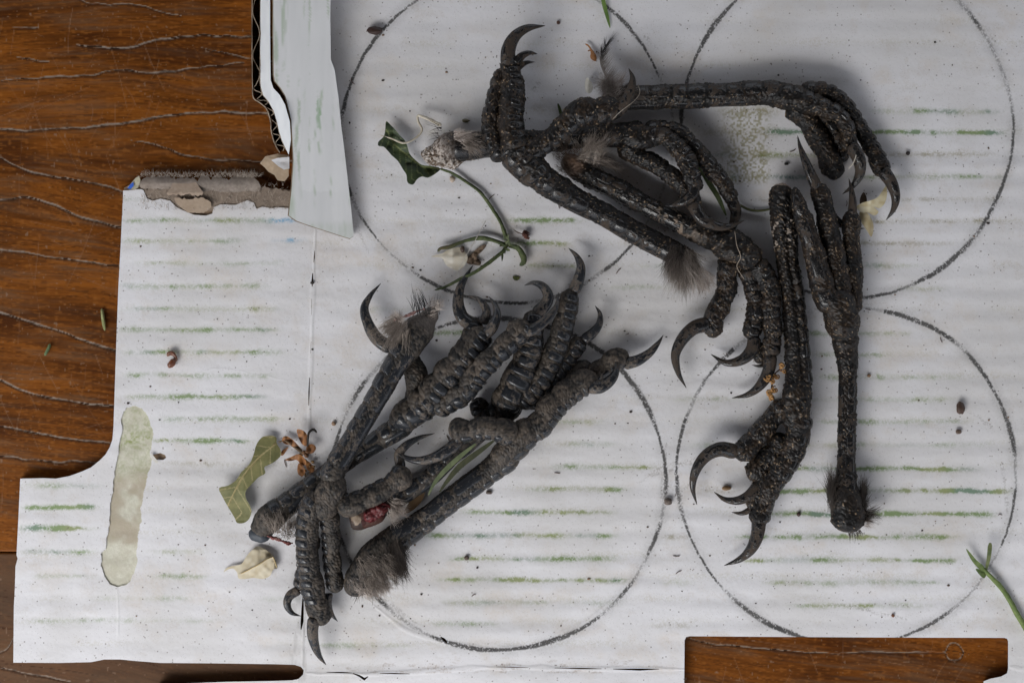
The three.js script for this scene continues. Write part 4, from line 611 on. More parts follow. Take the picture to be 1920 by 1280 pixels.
{ // G: shank between E and F, three muddy toes pointing down
  const f = foot([1240, 400], 'mud caked bird foot with brown tufted end and three hanging clawed toes');
  addLimb(f, 'shank', { pts: [[1052, 308, 6, 16], [1068, 308, 6.5, 24], [1092, 322, 6, 24], [1147, 350, 5, 23], [1210, 384, 5, 21], [1272, 416, 5, 22], [1320, 440, 5.5, 26], [1360, 456, 6, 28]], dorsal: [-0.3, 0.5, 0.8], style: MUDDY, lump: 0.5, cols: [{ c: 10, a: 40, n: 4, s0: 0.18, s1: 0.75, lift: 0.25, gap: 0.03 }, { c: -60, a: 30, n: 6, s0: 0.2, s1: 0.8, lift: 0.25, gap: 0.06 }],
    tint: (c, t, th, q, hi) => { let k = sst(0.14, 0.05, t); c = mixc(c, mixc([0.10, 0.06, 0.04], [0.27, 0.18, 0.13], hi), k); const w = sst(0.55, 0.7, t) * sst(0.92, 0.7, t) * sst(0.45, 0.65, n3(q.x / 0.0016, q.y / 0.0016, q.z / 0.0016)); return mixc(c, mixc([0.20, 0.14, 0.10], [0.42, 0.34, 0.27], hi), w * 0.8); } });
  addLimb(f, 'palm', { pts: [[1325, 440, 6.5, 26], [1365, 458, 8, 38], [1400, 480, 7.5, 38], [1415, 505, 6.5, 26]], dorsal: [0, -0.2, 1], style: MUDDY, lump: 0.9 });
  addLimb(f, 'toe', { pts: [[1372, 480, 6.5, 24], [1364, 515, 6, 21], [1363, 543, 5.5, 20], [1350, 572, 5, 20], [1338, 598, 5, 21], [1338, 622, 4.5, 19], [1338, 634, 4.5, 13]], dorsal: [-0.6, -0.3, 0.7], style: MUDDY, pads: 4, padAmp: 0.3, dusty: 0.08, cols: toeCols(5, 40), claws: [{ p: [[1330, 607, 6], [1303, 614, 7], [1280, 636, 7], [1267, 665, 6.5], [1272, 698, 5], [1287, 727, 3]], r: 14.5 }] });
  addLimb(f, 'toe', { pts: [[1395, 495, 6, 22], [1409, 525, 5.5, 20], [1417, 556, 5, 18], [1418, 590, 5, 19], [1412, 615, 4.5, 19], [1410, 640, 4.5, 14]], dorsal: [0.2, 0, 1], style: MUDDY, pads: 4, padAmp: 0.34, cols: toeCols(6, 45), claws: [{ p: [[1416, 632, 5.5], [1410, 656, 6], [1392, 674, 5.5], [1362, 680, 4.5], [1333, 664, 3]], r: 13 }] });
  addLimb(f, 'toe', { pts: [[1412, 488, 7, 26], [1432, 515, 7, 22], [1445, 548, 6.5, 20], [1446, 590, 6.5, 19], [1449, 622, 6, 19], [1446, 652, 5.5, 19], [1443, 672, 5, 15]], dorsal: [0.5, -0.1, 0.8], style: MUDDY, pads: 5, padAmp: 0.28, dusty: 0.05, cols: toeCols(10, 45), claws: [{ p: [[1445, 664, 6], [1441, 696, 6], [1426, 722, 5.5], [1404, 739, 4.5], [1373, 746, 3]], r: 13 }] });
  addLimb(f, 'toe', { pts: [[1425, 640, 4, 12], [1424, 665, 4, 15], [1424, 682, 4, 11]], dorsal: [0, 0, 1], style: MUDDY, dusty: 0.1, claws: [{ p: [[1440, 680, 4.5], [1425, 686, 4.5], [1410, 684, 3.5]], r: 5 }] });
  tuft(f, { c: [1064, 300, 8.5], rad: [22, 26, 2], dir: [-0.1, -0.2, 0.5], fan: 0.9, len: [1.5, 3.5], n: 620, cols: [[0.07, 0.045, 0.032], [0.26, 0.19, 0.14]], label: 'matted brown down' });
  tuft(f, { c: [1105, 290, 9], rad: [26, 16, 2], dir: [0.35, -0.45, 0.5], fan: 0.75, len: [3.5, 8], n: 520, cols: furBrown, label: 'brown tuft at the end of the shank' });
  tuft(f, { c: [1122, 305, 7], rad: [22, 12, 1.5], dir: [0.8, 0.6, 0.2], fan: 0.25, len: [4, 9], n: 260, cols: furDark, label: 'dark tuft along the shank' });
  flecks(f, 620); done(f);
}
{ // F: shank sloping up to the left, one long toe standing towards the top
  const f = foot([1130, 405], 'bird foot with plated shank, one long toe and claw reaching past the feather');
  addLimb(f, 'shank', { pts: [[1302, 497, 5.5, 18], [1280, 482, 6, 26], [1229, 456, 6, 25], [1135, 404, 7, 25], [1085, 377, 9, 26], [1041, 352, 11, 30], [1005, 325, 12.5, 34]], dorsal: [-0.35, 0.6, 0.7], style: MUDDY, lump: 0.25, dusty: -0.06, cols: [{ c: 10, a: 50, n: 9, s0: 0.1, lift: 0.34, gap: 0.05 }, { c: -85, a: 38, n: 3, s0: 0.1, s1: 0.8, lift: 0.28, gap: 0.03 }] });
  addLimb(f, 'palm', { pts: [[1035, 348, 12, 28], [1000, 322, 13.5, 38], [968, 292, 14, 36], [950, 265, 13.5, 26]], dorsal: [-0.2, 0.5, 0.8], style: MUDDY, lump: 0.6, cols: [{ c: -20, a: 40, n: 5, lift: 0.45, gap: 0.12 }, { c: 55, a: 26, n: 6, lift: 0.4, gap: 0.15 }] });
  addLimb(f, 'toe', { pts: [[968, 292, 15, 28], [964, 262, 14.5, 25], [958, 226, 13.5, 23], [961, 180, 12, 22], [960, 145, 11, 19], [955, 118, 10.5, 16], [954, 106, 10.5, 11]], dorsal: [0.4, -0.2, 0.8], slim: 1.04, style: MUDDY, pads: 5, padAmp: 0.28, dusty: 0.05, cols: toeCols(11, 42), claws: [{ p: [[953, 122, 12], [954, 92, 13], [966, 68, 12.5], [988, 53, 11], [1022, 48, 8.5]], r: 15 }, { p: [[966, 118, 12], [980, 104, 12.5], [993, 99, 12], [1008, 101, 11]], r: 9 }, { p: [[970, 128, 11], [985, 118, 11], [1003, 116, 10]], r: 6.5 }] });
  addLimb(f, 'toe', { pts: [[950, 298, 12, 22], [929, 270, 11.5, 17], [920, 232, 11, 15], [927, 190, 10, 14], [936, 152, 9.5, 13], [944, 128, 9.5, 10]], dorsal: [-0.85, 0.1, 0.4], slim: 1.12, style: MUDDY, lump: 0.4, pads: 5, cols: toeCols(10, 55, 0, 0.5) });
  addLimb(f, 'toe', { pts: [[980, 292, 14, 24], [1012, 274, 15, 21], [1040, 255, 15.5, 21], [1064, 232, 16, 24], [1090, 211, 16.5, 28], [1128, 206, 16.5, 26], [1160, 200, 16, 18], [1170, 192, 16, 12]], dorsal: [0.2, 0.6, 0.8], style: MUDDY, pads: 4, padAmp: 0.25, dusty: 0.05, cols: [{ c: 20, a: 42, n: 9, lift: 0.4, gap: 0.15 }], claws: [{ p: [[1160, 206, 17], [1176, 186, 18], [1185, 160, 18.5], [1186, 145, 18.5], [1179, 128, 18]], r: 13 }] });
  tuft(f, { c: [1280, 485, 9], rad: [24, 20, 2], dir: [0.0, 0.85, 0.3], fan: 0.4, len: [6, 12.5], n: 1200, cols: furBrown, curl: 0.5, label: 'grey brown feather tuft' });
  tuft(f, { c: [1290, 500, 9], rad: [20, 12, 2], dir: [0.1, 0.95, 0.2], fan: 0.45, len: [5, 9.5], n: 900, cols: furPale, curl: 0.7, label: 'pale feather tuft' });
  tuft(f, { c: [1318, 520, 5], rad: [14, 18, 2], dir: [0.35, 0.7, 0.1], fan: 0.7, len: [3, 7], n: 240, cols: furPale, label: 'pale stray down' });
  tuft(f, { c: [1262, 470, 9], rad: [20, 14, 2], dir: [-0.25, 0.9, 0.2], fan: 0.25, len: [5, 10], n: 420, cols: furDark, label: 'dark feather tuft' });
  flecks(f, 520); done(f);
}
{ // H: horizontal shank along the top, toes bent down at the right
  const f = foot([1330, 180], 'bird foot with long straight black shank under the small pale feather');
  addLimb(f, 'shank', { pts: [[1128, 186, 6, 16], [1145, 184, 6.5, 24], [1190, 183, 7, 26], [1276, 180, 7.5, 26], [1370, 177, 8, 26], [1432, 174, 8.5, 27], [1475, 178, 9, 29]], dorsal: [0, -0.55, 0.8], style: MUDDY, drop: 2.8, lump: 0.22, dusty: -0.08, cols: [{ c: 8, a: 48, n: 9, s0: 0.1, lift: 0.3, gap: 0.04 }, { c: -96, a: 44, n: 3, s0: 0.08, s1: 0.72, lift: 0.28, gap: 0.02 }, { c: 110, a: 40, n: 3, s0: 0.08, s1: 0.8, lift: 0.26 }] });
  addLimb(f, 'palm', { pts: [[1440, 178, 9, 27], [1478, 182, 10, 32], [1512, 190, 9.5, 32], [1538, 198, 8.5, 24]], dorsal: [0.2, -0.6, 0.7], style: MUDDY, drop: 2.8, lump: 0.8, cols: [{ c: 0, a: 38, n: 5, lift: 0.4, gap: 0.12 }] });
  addLimb(f, 'toe', { pts: [[1500, 172, 9, 20], [1545, 171, 8.5, 18], [1578, 190, 8, 17], [1605, 226, 7, 16], [1629, 268, 6, 17], [1648, 304, 5.5, 19], [1656, 325, 5, 17], [1658, 334, 5, 12]], dorsal: [0.8, -0.5, 0.3], style: MUDDY, drop: 2.8, lump: 0.4, pads: 5, padAmp: 0.3, cols: toeCols(12, 55, 0, 0.5), claws: [{ p: [[1655, 318, 6], [1672, 343, 6.5], [1680, 370, 6], [1676, 392, 5], [1662, 413, 3]], r: 13 }] });
  addLimb(f, 'toe', { pts: [[1512, 186, 10, 22], [1545, 202, 10.5, 19], [1572, 216, 10, 17], [1589, 240, 9, 16], [1593, 268, 8, 16], [1598, 286, 7.5, 12]], dorsal: [0.5, -0.3, 0.8], style: MUDDY, drop: 2.8, pads: 4, padAmp: 0.3, dusty: 0.05, cols: toeCols(7, 42), claws: [{ p: [[1596, 272, 8.5], [1611, 298, 9], [1613, 324, 8], [1600, 348, 6.5], [1580, 364, 5]], r: 13.5 }] });
  addLimb(f, 'toe', { pts: [[1478, 196, 8.5, 24], [1508, 220, 7.5, 21], [1531, 256, 6.5, 21], [1553, 292, 5.5, 22], [1563, 322, 5, 21], [1564, 338, 4.5, 14]], dorsal: [-0.5, 0.3, 0.7], style: MUDDY, drop: 2.8, pads: 3, padAmp: 0.3 });
  addLimb(f, 'toe', { pts: [[1535, 205, 6, 18], [1560, 235, 5, 16], [1574, 270, 4.5, 15], [1582, 305, 4, 12]], dorsal: [0.3, 0, 0.9], style: MUDDY, drop: 2.8, pads: 3, cols: toeCols(5) });
  tuft(f, { c: [1150, 172, 8], rad: [22, 16, 2], dir: [0.2, -0.3, 0.6], fan: 0.9, len: [4, 8], n: 320, cols: furPale, label: 'pale down at the end of the shank' });
  tuft(f, { c: [1166, 172, 8.5], rad: [16, 12, 2], dir: [0.8, 0.3, 0.3], fan: 0.4, len: [3, 7], n: 260, cols: furDark, label: 'dark down at the end of the shank' });
  flecks(f, 420); done(f);
}
{ // I: upright shank with a netted scaly knob, toes at the bottom
  const f = foot([1490, 640], 'mud crusted bird foot with scaly knobbed end, toes curled near orange florets');
  addLimb(f, 'shank', { pts: [[1468, 344, 6, 16], [1466, 362, 7, 28], [1468, 400, 7, 30], [1472, 440, 6.5, 29], [1478, 500, 6, 26], [1487, 560, 5.5, 26], [1494, 640, 6, 28], [1498, 700, 6.5, 30], [1498, 735, 7, 34]], dorsal: [0.75, 0, 0.6], style: MUDDY, cell: 1.3, amp: 0.3, lump: 0.45, slim: 0.83, groove: [[0.78, 0.26, 0.26]], cols: [{ c: -5, a: 40, n: 8, s0: 0.42, lift: 0.4, gap: 0.06 }, { c: -70, a: 26, n: 3, s0: 0.16, s1: 0.75, lift: 0.3, gap: 0.05 }],
    tint: (c, t, th, q, hi) => { const w = sst(0.50, 0.62, n3(q.x / 0.0013 + 7, q.y / 0.0013, q.z / 0.0013)) * sst(0.02, 0.2, t) * sst(0.55, 0.3, t); return t < 0.03 ? [0.32, 0.25, 0.2] : mixc(c, [0.38, 0.32, 0.27], w > 0.96 && hi > 0.5 ? 0.8 : 0); } });
  addLimb(f, 'palm', { pts: [[1498, 705, 7, 30], [1494, 742, 8, 36], [1492, 780, 7.5, 36], [1490, 810, 6.5, 28]], dorsal: [0.3, 0, 1], style: MUDDY, lump: 0.9 });
  addLimb(f, 'toe', { pts: [[1480, 752, 7, 24], [1462, 772, 6, 22], [1440, 795, 5.5, 21], [1415, 824, 5, 22], [1394, 848, 5, 23], [1384, 862, 4.5, 18]], dorsal: [-0.6, -0.6, 0.5], style: MUDDY, pads: 3, padAmp: 0.32, cols: toeCols(6, 45), claws: [{ p: [[1383, 848, 6], [1352, 842, 7], [1325, 854, 7], [1306, 880, 6.5], [1299, 912, 5], [1307, 946, 3]], r: 15 }] });
  addLimb(f, 'toe', { pts: [[1498, 770, 8, 30], [1496, 812, 7.5, 27], [1486, 846, 7, 26], [1466, 882, 6.5, 24], [1447, 910, 6, 22], [1434, 942, 5.5, 20], [1425, 968, 5, 21], [1421, 988, 4.5, 15]], dorsal: [0.8, 0.3, 0.5], style: MUDDY, pads: 5, padAmp: 0.3, cols: toeCols(9, 48), claws: [{ p: [[1424, 970, 6], [1420, 1004, 6.5], [1408, 1030, 6], [1388, 1048, 4.5], [1358, 1060, 3]], r: 14 }] });
  addLimb(f, 'toe', { pts: [[1470, 812, 5.5, 24], [1452, 845, 5, 22], [1428, 872, 4.5, 22], [1412, 890, 4.5, 20], [1404, 898, 4, 14]], dorsal: [-0.3, -0.2, 0.9], style: MUDDY, pads: 3, padAmp: 0.3 });
  addLimb(f, 'toe', { pts: [[1450, 880, 5, 20], [1434, 905, 5, 20], [1420, 925, 5, 18], [1412, 945, 5, 15], [1408, 955, 4.5, 10]], dorsal: [-0.4, 0, 0.8], style: MUDDY, pads: 2, claws: [{ p: [[1422, 910, 6], [1406, 928, 6.5], [1384, 938, 6], [1360, 936, 5], [1339, 922, 3.5]], r: 11.5 }, { p: [[1422, 944, 5], [1404, 957, 5], [1390, 962, 4.5], [1372, 960, 3.5]], r: 8 }] });
  flecks(f, 800); done(f);
}
{ // J: upright shank with the feathered knob at the bottom, toes reaching up
  const f = foot([1588, 800], 'brown mud crusted bird foot standing upright in view with feathered knob end');
  addLimb(f, 'shank', { pts: [[1590, 996, 5, 22], [1590, 975, 6, 36], [1589, 945, 6.5, 33], [1587, 905, 5.5, 24], [1588, 860, 5, 19], [1589, 775, 5, 19], [1590, 711, 5.5, 20], [1588, 660, 6, 25], [1584, 620, 7, 34]], dorsal: [0.1, 0, 1], style: MUDDY, lump: 0.4, dusty: 0.05, cap0: 0.5, cols: [{ c: 8, a: 34, n: 6, s0: 0.2, s1: 0.78, lift: 0.22, gap: 0.04 }, { c: -72, a: 30, n: 3, s0: 0.22, s1: 0.75, lift: 0.2, gap: 0.03 }] });
  addLimb(f, 'palm', { pts: [[1588, 645, 6.5, 28], [1580, 605, 7.5, 42], [1573, 565, 8, 42], [1570, 535, 8, 30]], dorsal: [0, 0, 1], style: MUDDY, lump: 0.5, dusty: 0.08 });
  addLimb(f, 'toe', { pts: [[1560, 585, 8.5, 26], [1547, 548, 9, 25], [1535, 505, 10, 22], [1523, 460, 11, 20], [1509, 418, 12, 18], [1498, 385, 12.5, 15], [1492, 362, 12.5, 10], [1490, 350, 12.5, 6]], dorsal: [-0.3, 0, 0.9], style: MUDDY, lump: 0.35, dusty: 0.08, pads: 5, padAmp: 0.18, cap1: 1.5, cols: toeCols(4, 40) });
  addLimb(f, 'toe', { pts: [[1578, 560, 8, 26], [1571, 510, 7.5, 23], [1562, 462, 8, 22], [1550, 410, 8.5, 20], [1540, 368, 9, 19], [1532, 342, 9.5, 14]], dorsal: [0.1, 0, 1], style: MUDDY, lump: 0.4, dusty: 0.06, pads: 4, padAmp: 0.2, claws: [{ p: [[1533, 352, 10], [1519, 322, 11], [1507, 292, 11.5], [1500, 272, 11.5], [1496, 254, 11]], r: 13.5 }, { p: [[1545, 372, 7], [1558, 402, 6], [1582, 422, 4.5], [1600, 428, 3.5], [1622, 428, 2.5]], r: 11 }] });
  addLimb(f, 'toe', { pts: [[1594, 590, 7, 22], [1598, 550, 6.5, 21], [1599, 502, 6, 21], [1597, 459, 6, 17], [1597, 418, 6.5, 20], [1598, 392, 7, 13]], dorsal: [0.3, 0, 1], style: MUDDY, lump: 0.4, dusty: 0.05, pads: 4, padAmp: 0.22, claws: [{ p: [[1598, 404, 7.5], [1599, 378, 8], [1597, 356, 8], [1592, 334, 7.5]], r: 9.5 }] });
  tuft(f, { c: [1562, 938, 5.5], rad: [8, 26, 2], dir: [-0.02, -0.8, 0.2], fan: 0.16, len: [5, 9], n: 800, cols: furDark, label: 'dark brown feathers on the knob' });
  tuft(f, { c: [1618, 940, 5], rad: [6, 24, 2], dir: [0.04, -0.8, 0.2], fan: 0.16, len: [3, 7], n: 560, cols: furDark, label: 'dark brown feathers on the knob' });
  tuft(f, { c: [1622, 968, 5], rad: [8, 8, 1.5], dir: [0.9, 0.1, 0.15], fan: 0.35, len: [3, 7], n: 190, cols: furDark, label: 'dark tuft on the knob' });
  tuft(f, { c: [1620, 975, 5], rad: [10, 14, 1.5], dir: [0.6, -0.4, 0.3], fan: 0.9, len: [2, 4.5], n: 120, cols: furPale, label: 'pale down on the knob' });
  tuft(f, { c: [1602, 996, 4], rad: [8, 5, 1], dir: [0.05, 0.9, 0.1], fan: 0.35, len: [2, 4], n: 46, w: 1.3, cols: furDark, label: 'dark bristles' });
  flecks(f, 620); done(f);
}

// ---------------------------------------------------------------- plant bits and litter
function stalk(pts, col, M = 10, ridge = 0.12) { // tapered, slightly ridged stem
  const { L, at } = curve(pts), n = Math.max(8, Math.ceil(L / 0.0006)), V = [], C = [], I = [], up = new THREE.Vector3(0, 1, 0);
  for (let i = 0; i <= n; i++) {
    const s = L * i / n, q = at(s), T = at(s + 0.0003).p.sub(at(s - 0.0003).p).normalize(), D = up.clone().addScaledVector(T, -up.dot(T)); if (D.lengthSq() < 0.01) D.set(1, 0, 0).addScaledVector(T, -T.x); D.normalize(); const B = T.clone().cross(D);
    const end = Math.min(1, Math.sqrt(Math.min(s, L - s) / Math.max(1e-6, q.r) + 0.02));
    for (let j = 0; j < M; j++) { const th = 2 * Math.PI * j / M, r = q.r * end * (1 + ridge * Math.cos(3 * th + s * 400) + 0.25 * (n2(s / 0.0012, j * 1.7, 300) - 0.5)); const p = q.p.clone().addScaledVector(D, Math.cos(th) * r).addScaledVector(B, Math.sin(th) * r); V.push(p.x, p.y, p.z); const c = col(s / L, n3(p.x / 0.0006, p.y / 0.0006, p.z / 0.0006), th); C.push(c[0], c[1], c[2]); }
  }
  for (let i = 0; i < n; i++) for (let j = 0; j < M; j++) { const a = i * M + j, b = i * M + (j + 1) % M; I.push(a, a + M, b, b, a + M, b + M); }
  for (const [ring, flip] of [[0, 1], [n, 0]]) { const b = V.length / 3; const p = at(ring ? L : 0).p; V.push(p.x, p.y, p.z); C.push(...C.slice(ring * M * 3, ring * M * 3 + 3)); for (let j = 0; j < M; j++) { const a = ring * M + j, e = ring * M + (j + 1) % M; flip ? I.push(b, a, e) : I.push(b, e, a); } }
  const g = new THREE.BufferGeometry(); g.setAttribute('position', new THREE.Float32BufferAttribute(V, 3)); g.setAttribute('color', new THREE.Float32BufferAttribute(C, 3)); g.setIndex(I); g.computeVertexNormals(); return g;
}
function leafSheet(out, h, col, t = 0.14, edge = 3.2) { // smooth the traced outline, then build it
  const c = new THREE.CatmullRomCurve3(out.map(p => new THREE.Vector3(p[0], p[1], 0)), true, 'centripetal').getPoints(out.length * 3).slice(0, -1).map(p => [p.x, p.y]);
  return paint(sheet(c, [], t, h, edge, 1.0), col);
}
const distSeg = (pts, x, y) => { let b = 1e9, bt = 0; for (let i = 0; i < pts.length - 1; i++) { const [ax, ay] = pts[i], [bx, by] = pts[i + 1], dx = bx - ax, dy = by - ay, t = clamp(((x - ax) * dx + (y - ay) * dy) / (dx * dx + dy * dy)), d = Math.hypot(x - ax - t * dx, y - ay - t * dy); if (d < b) { b = d; bt = (i + t) / (pts.length - 1); } } return [b, bt]; };
const leafM = new THREE.MeshPhysicalMaterial({ vertexColors: true, roughness: 0.65 });
const petalM = new THREE.MeshPhysicalMaterial({ vertexColors: true, roughness: 0.6, transmission: 0.1, thickness: 0 });
const woodyM = vcol(0.8);
const green = (t, n) => mixc([0.030, 0.046, 0.014], [0.135, 0.16, 0.062], n * n);
{ // wilted shoot
  const g = thing('wilted_shoot', onBoard(900, 400), 'wilted green shoot with one curled dark leaf and thin stem', 'plant');
  const rib = [[824, 316], [790, 312], [766, 293], [740, 272], [724, 244]];
  const leaf = [[724, 227], [733, 235], [742, 244], [749, 253], [758, 262], [764, 275], [768, 288], [779, 300], [791, 309], [808, 311], [826, 316], [817, 325], [802, 333], [791, 331], [782, 336], [774, 346], [764, 342], [762, 328], [755, 317], [746, 302], [734, 291], [728, 284], [719, 275], [709, 273], [709, 266], [719, 256], [722, 244]];
  const lh = (x, y) => 1.4 + warp(x, y) + 0.09 * distSeg(rib, x, y)[0] + 2.4 * n2(x / 13, y / 11, 310);
  part('leaf', leafSheet(leaf, lh, (x, y) => { const [d, t] = distSeg(rib, x, y); const v = Math.abs(((t * 9 + d * 0.06) % 1) - 0.5) * 2; let c = mixc([0.016, 0.032, 0.011], [0.05, 0.075, 0.024], n2(x / 8, y / 8, 311)); return mixc(c, [0.20, 0.23, 0.09], d < 1.4 ? 0.8 : v > 0.88 ? 0.55 : 0); }), leafM, g);
  part('stem', stalk([[824, 316, 2, 2.2], [845, 323, 1.6, 2.6], [880, 345, 1.2, 2.8], [902, 362, 1.2, 3], [926, 396, 1.2, 3.2], [941, 422, 1.4, 3.4], [950, 448, 1.6, 4]], green), woodyM, g);
  part('side_stem', stalk([[952, 462, 1.8, 4.5], [926, 451, 2, 3.6], [900, 446, 2, 4.4], [870, 452, 2, 3.0], [842, 463, 2.2, 3.8], [826, 466, 2.2, 3], [820, 472, 2, 2.4]], (t, n) => mixc(green(t, n), [0.10, 0.07, 0.035], sst(0.5, 0.95, t) * n)), woodyM, g);
  part('side_stem', stalk([[952, 460, 1.8, 4], [970, 464, 2, 5], [980, 478, 2.2, 5.6], [982, 491, 2, 5], [974, 498, 1.6, 3]], green), woodyM, g);
  part('side_stem', stalk([[948, 468, 1.8, 3.6], [920, 490, 3.2, 3.4], [890, 510, 4.6, 3.2], [865, 522, 4.6, 3], [836, 537, 2, 2.4], [814, 544, 0.8, 1.4]], green), woodyM, g);
  for (let i = 0; i < 16; i++) { const a = rr(0, 6.28), l = rr(7, 24), x = 950 + rr(-8, 8), y = 460 + rr(-10, 10), ex = x + Math.cos(a) * l, ey = y + Math.sin(a) * l, w = rr(1.5, 3.2), nx = -Math.sin(a) * w, ny = Math.cos(a) * w, hh = rr(1, 3); part('leaflet', leafSheet([[x, y], [(x + ex) / 2 + nx, (y + ey) / 2 + ny], [ex, ey], [(x + ex) / 2 - nx, (y + ey) / 2 - ny]], (u, v) => hh + 0.08 * Math.hypot(u - x, v - y), (u, v) => green(0, n2(u / 4, v / 4, 312)), 0.12, 5), leafM, g); }
}
single('pale_root', stalk([[712, 253, 3.2, 1], [735, 260, 4.2, 1.4], [757, 268, 4.4, 1.8], [780, 258, 3.2, 2], [791, 243, 2.6, 2], [784, 228, 2.8, 2], [783, 217, 3, 2.2], [800, 222, 4, 2.8], [828, 235, 5, 3.6]], (t, n) => mixc([0.42, 0.36, 0.27], [0.58, 0.54, 0.45], n)), woodyM, 'thin pale curling root lying across the dark green leaf', 'root');
single('fine_hair', stalk([[912, 412, 1.5, 0.6], [905, 424, 2.5, 0.6], [890, 452, 3.5, 0.6], [872, 482, 4, 0.6], [853, 520, 3, 0.5]], () => [0.55, 0.52, 0.47], 5), woodyM, 'fine straight pale hair crossing the white calyx by the shoot', 'hair');
{ // calyx by the shoot
  const g = thing('dry_calyx', onBoard(848, 485), 'cream papery calyx lying under the side stem of the shoot', 'flower');
  const dome = (x, y) => 0.3 + warp(x, y) + 2.6 * Math.exp(-(((x - 855) / 26) ** 2 + ((y - 485) / 18) ** 2)) + 0.18 * Math.sin(Math.atan2(y - 480, x - 800) * 17) + 0.8 * n2(x / 9, y / 8, 341);
  part('petal', leafSheet([[808, 481], [820, 477], [829, 475], [838, 469], [850, 465], [862, 463], [872, 472], [877, 483], [872, 496], [859, 507], [844, 502], [835, 495], [829, 484], [818, 482]], dome, (x, y) => mixc([0.62, 0.55, 0.42], [0.74, 0.71, 0.63], n2(x / 9, y / 3, 313))), petalM, g);
  part('withered_petal', leafSheet([[873, 487], [884, 476], [898, 463], [912, 458], [905, 470], [893, 482], [902, 490], [900, 497], [886, 496], [877, 494]], (x, y) => 0.3 + warp(x, y) + 1.8 * n2(x / 4, y / 4, 314), (x, y) => mixc([0.06, 0.04, 0.026], [0.26, 0.18, 0.12], n2(x / 2.5, y / 2.5, 315))), leafM, g);
  part('seed', blob([867, 467, 3.4], [4, 6.5, 0.7], [0.045, 0.022, 0.012], 0.3), vcol(0.5), g);
}
function blob(c, r, col, rough = 0.3, detail = 3) { // irregular lump: radii px, px, mm
  const g0 = mergeVertices(new THREE.IcosahedronGeometry(1, detail).deleteAttribute('uv').deleteAttribute('normal')), a = g0.attributes.position, C = [], sd = rnd() * 90, rot = rnd() * 6.28;
  for (let i = 0; i < a.count; i++) {
    let x = a.getX(i), y = a.getY(i), z = a.getZ(i); const k = 1 + rough * (f3(x * 1.6 + sd, y * 1.6, z * 1.6) - 0.5) * 2, n = n3(x * 5 + sd, y * 5, z * 5); x *= k; y *= k; z *= k;
    const p = onBoard(c[0] + x * r[0], c[1] + z * r[1], c[2] + y * r[2]); a.setXYZ(i, p.x, p.y, p.z); C.push(col[0] * (0.6 + 0.8 * n), col[1] * (0.6 + 0.8 * n), col[2] * (0.6 + 0.8 * n));
  }
  g0.setAttribute('color', new THREE.Float32BufferAttribute(C, 3)); g0.computeVertexNormals(); return g0;
}
{ // olive leaf
  const g = thing('dry_leaf', onBoard(470, 900), 'olive green curled dry leaf with pale midrib beside orange dead flower', 'leaf');
  const rib = [[517, 831], [485, 857], [457, 890], [440, 920], [427, 948]];
  const out = [[490, 820], [500, 817], [512, 817], [518, 821], [518, 830], [525, 842], [527, 852], [515, 865], [502, 872], [495, 876], [497, 887], [485, 894], [477, 902], [467, 912], [460, 922], [461, 935], [467, 945], [471, 957], [467, 972], [457, 980], [444, 980], [439, 970], [427, 950], [417, 932], [410, 915], [427, 910], [442, 900], [452, 885], [467, 870], [475, 852], [480, 834]];
  const h = (x, y) => { const [d, t] = distSeg(rib, x, y); return 0.8 + warp(x, y) + 0.9 * sst(0, 28, d) * (1.2 + Math.sin(t * 11)) + 1.6 * sst(955, 980, y) + 1.2 * sst(422, 408, x) + 0.9 * n2(x / 22, y / 20, 316) + 2.0 * Math.sin(t * 3.1); };
  const vein = (x, y) => { const [d, t] = distSeg(rib, x, y); return d < 1.3 ? 1 : Math.abs((((t * 6.5 - d * 0.035) % 1) + 1) % 1 - 0.5) < 0.045 ? 0.75 : 0; };
  part('blade', leafSheet(out, h, (x, y) => mixc(mixc([0.105, 0.115, 0.042], [0.23, 0.215, 0.085], 0.6 * n2(x / 15, y / 15, 317) + 0.4 * n2(x / 3, y / 3, 318)), [0.40, 0.34, 0.17], vein(x, y)), 0.16, 2.6), leafM, g);
  part('midrib', stalk(rib.map(([x, y], i) => [x, y, h(x, y) - warp(x, y) + 0.2, 2 - i * 0.3]), (t, n) => mixc([0.30, 0.25, 0.11], [0.42, 0.35, 0.18], n), 8), woodyM, g);
}
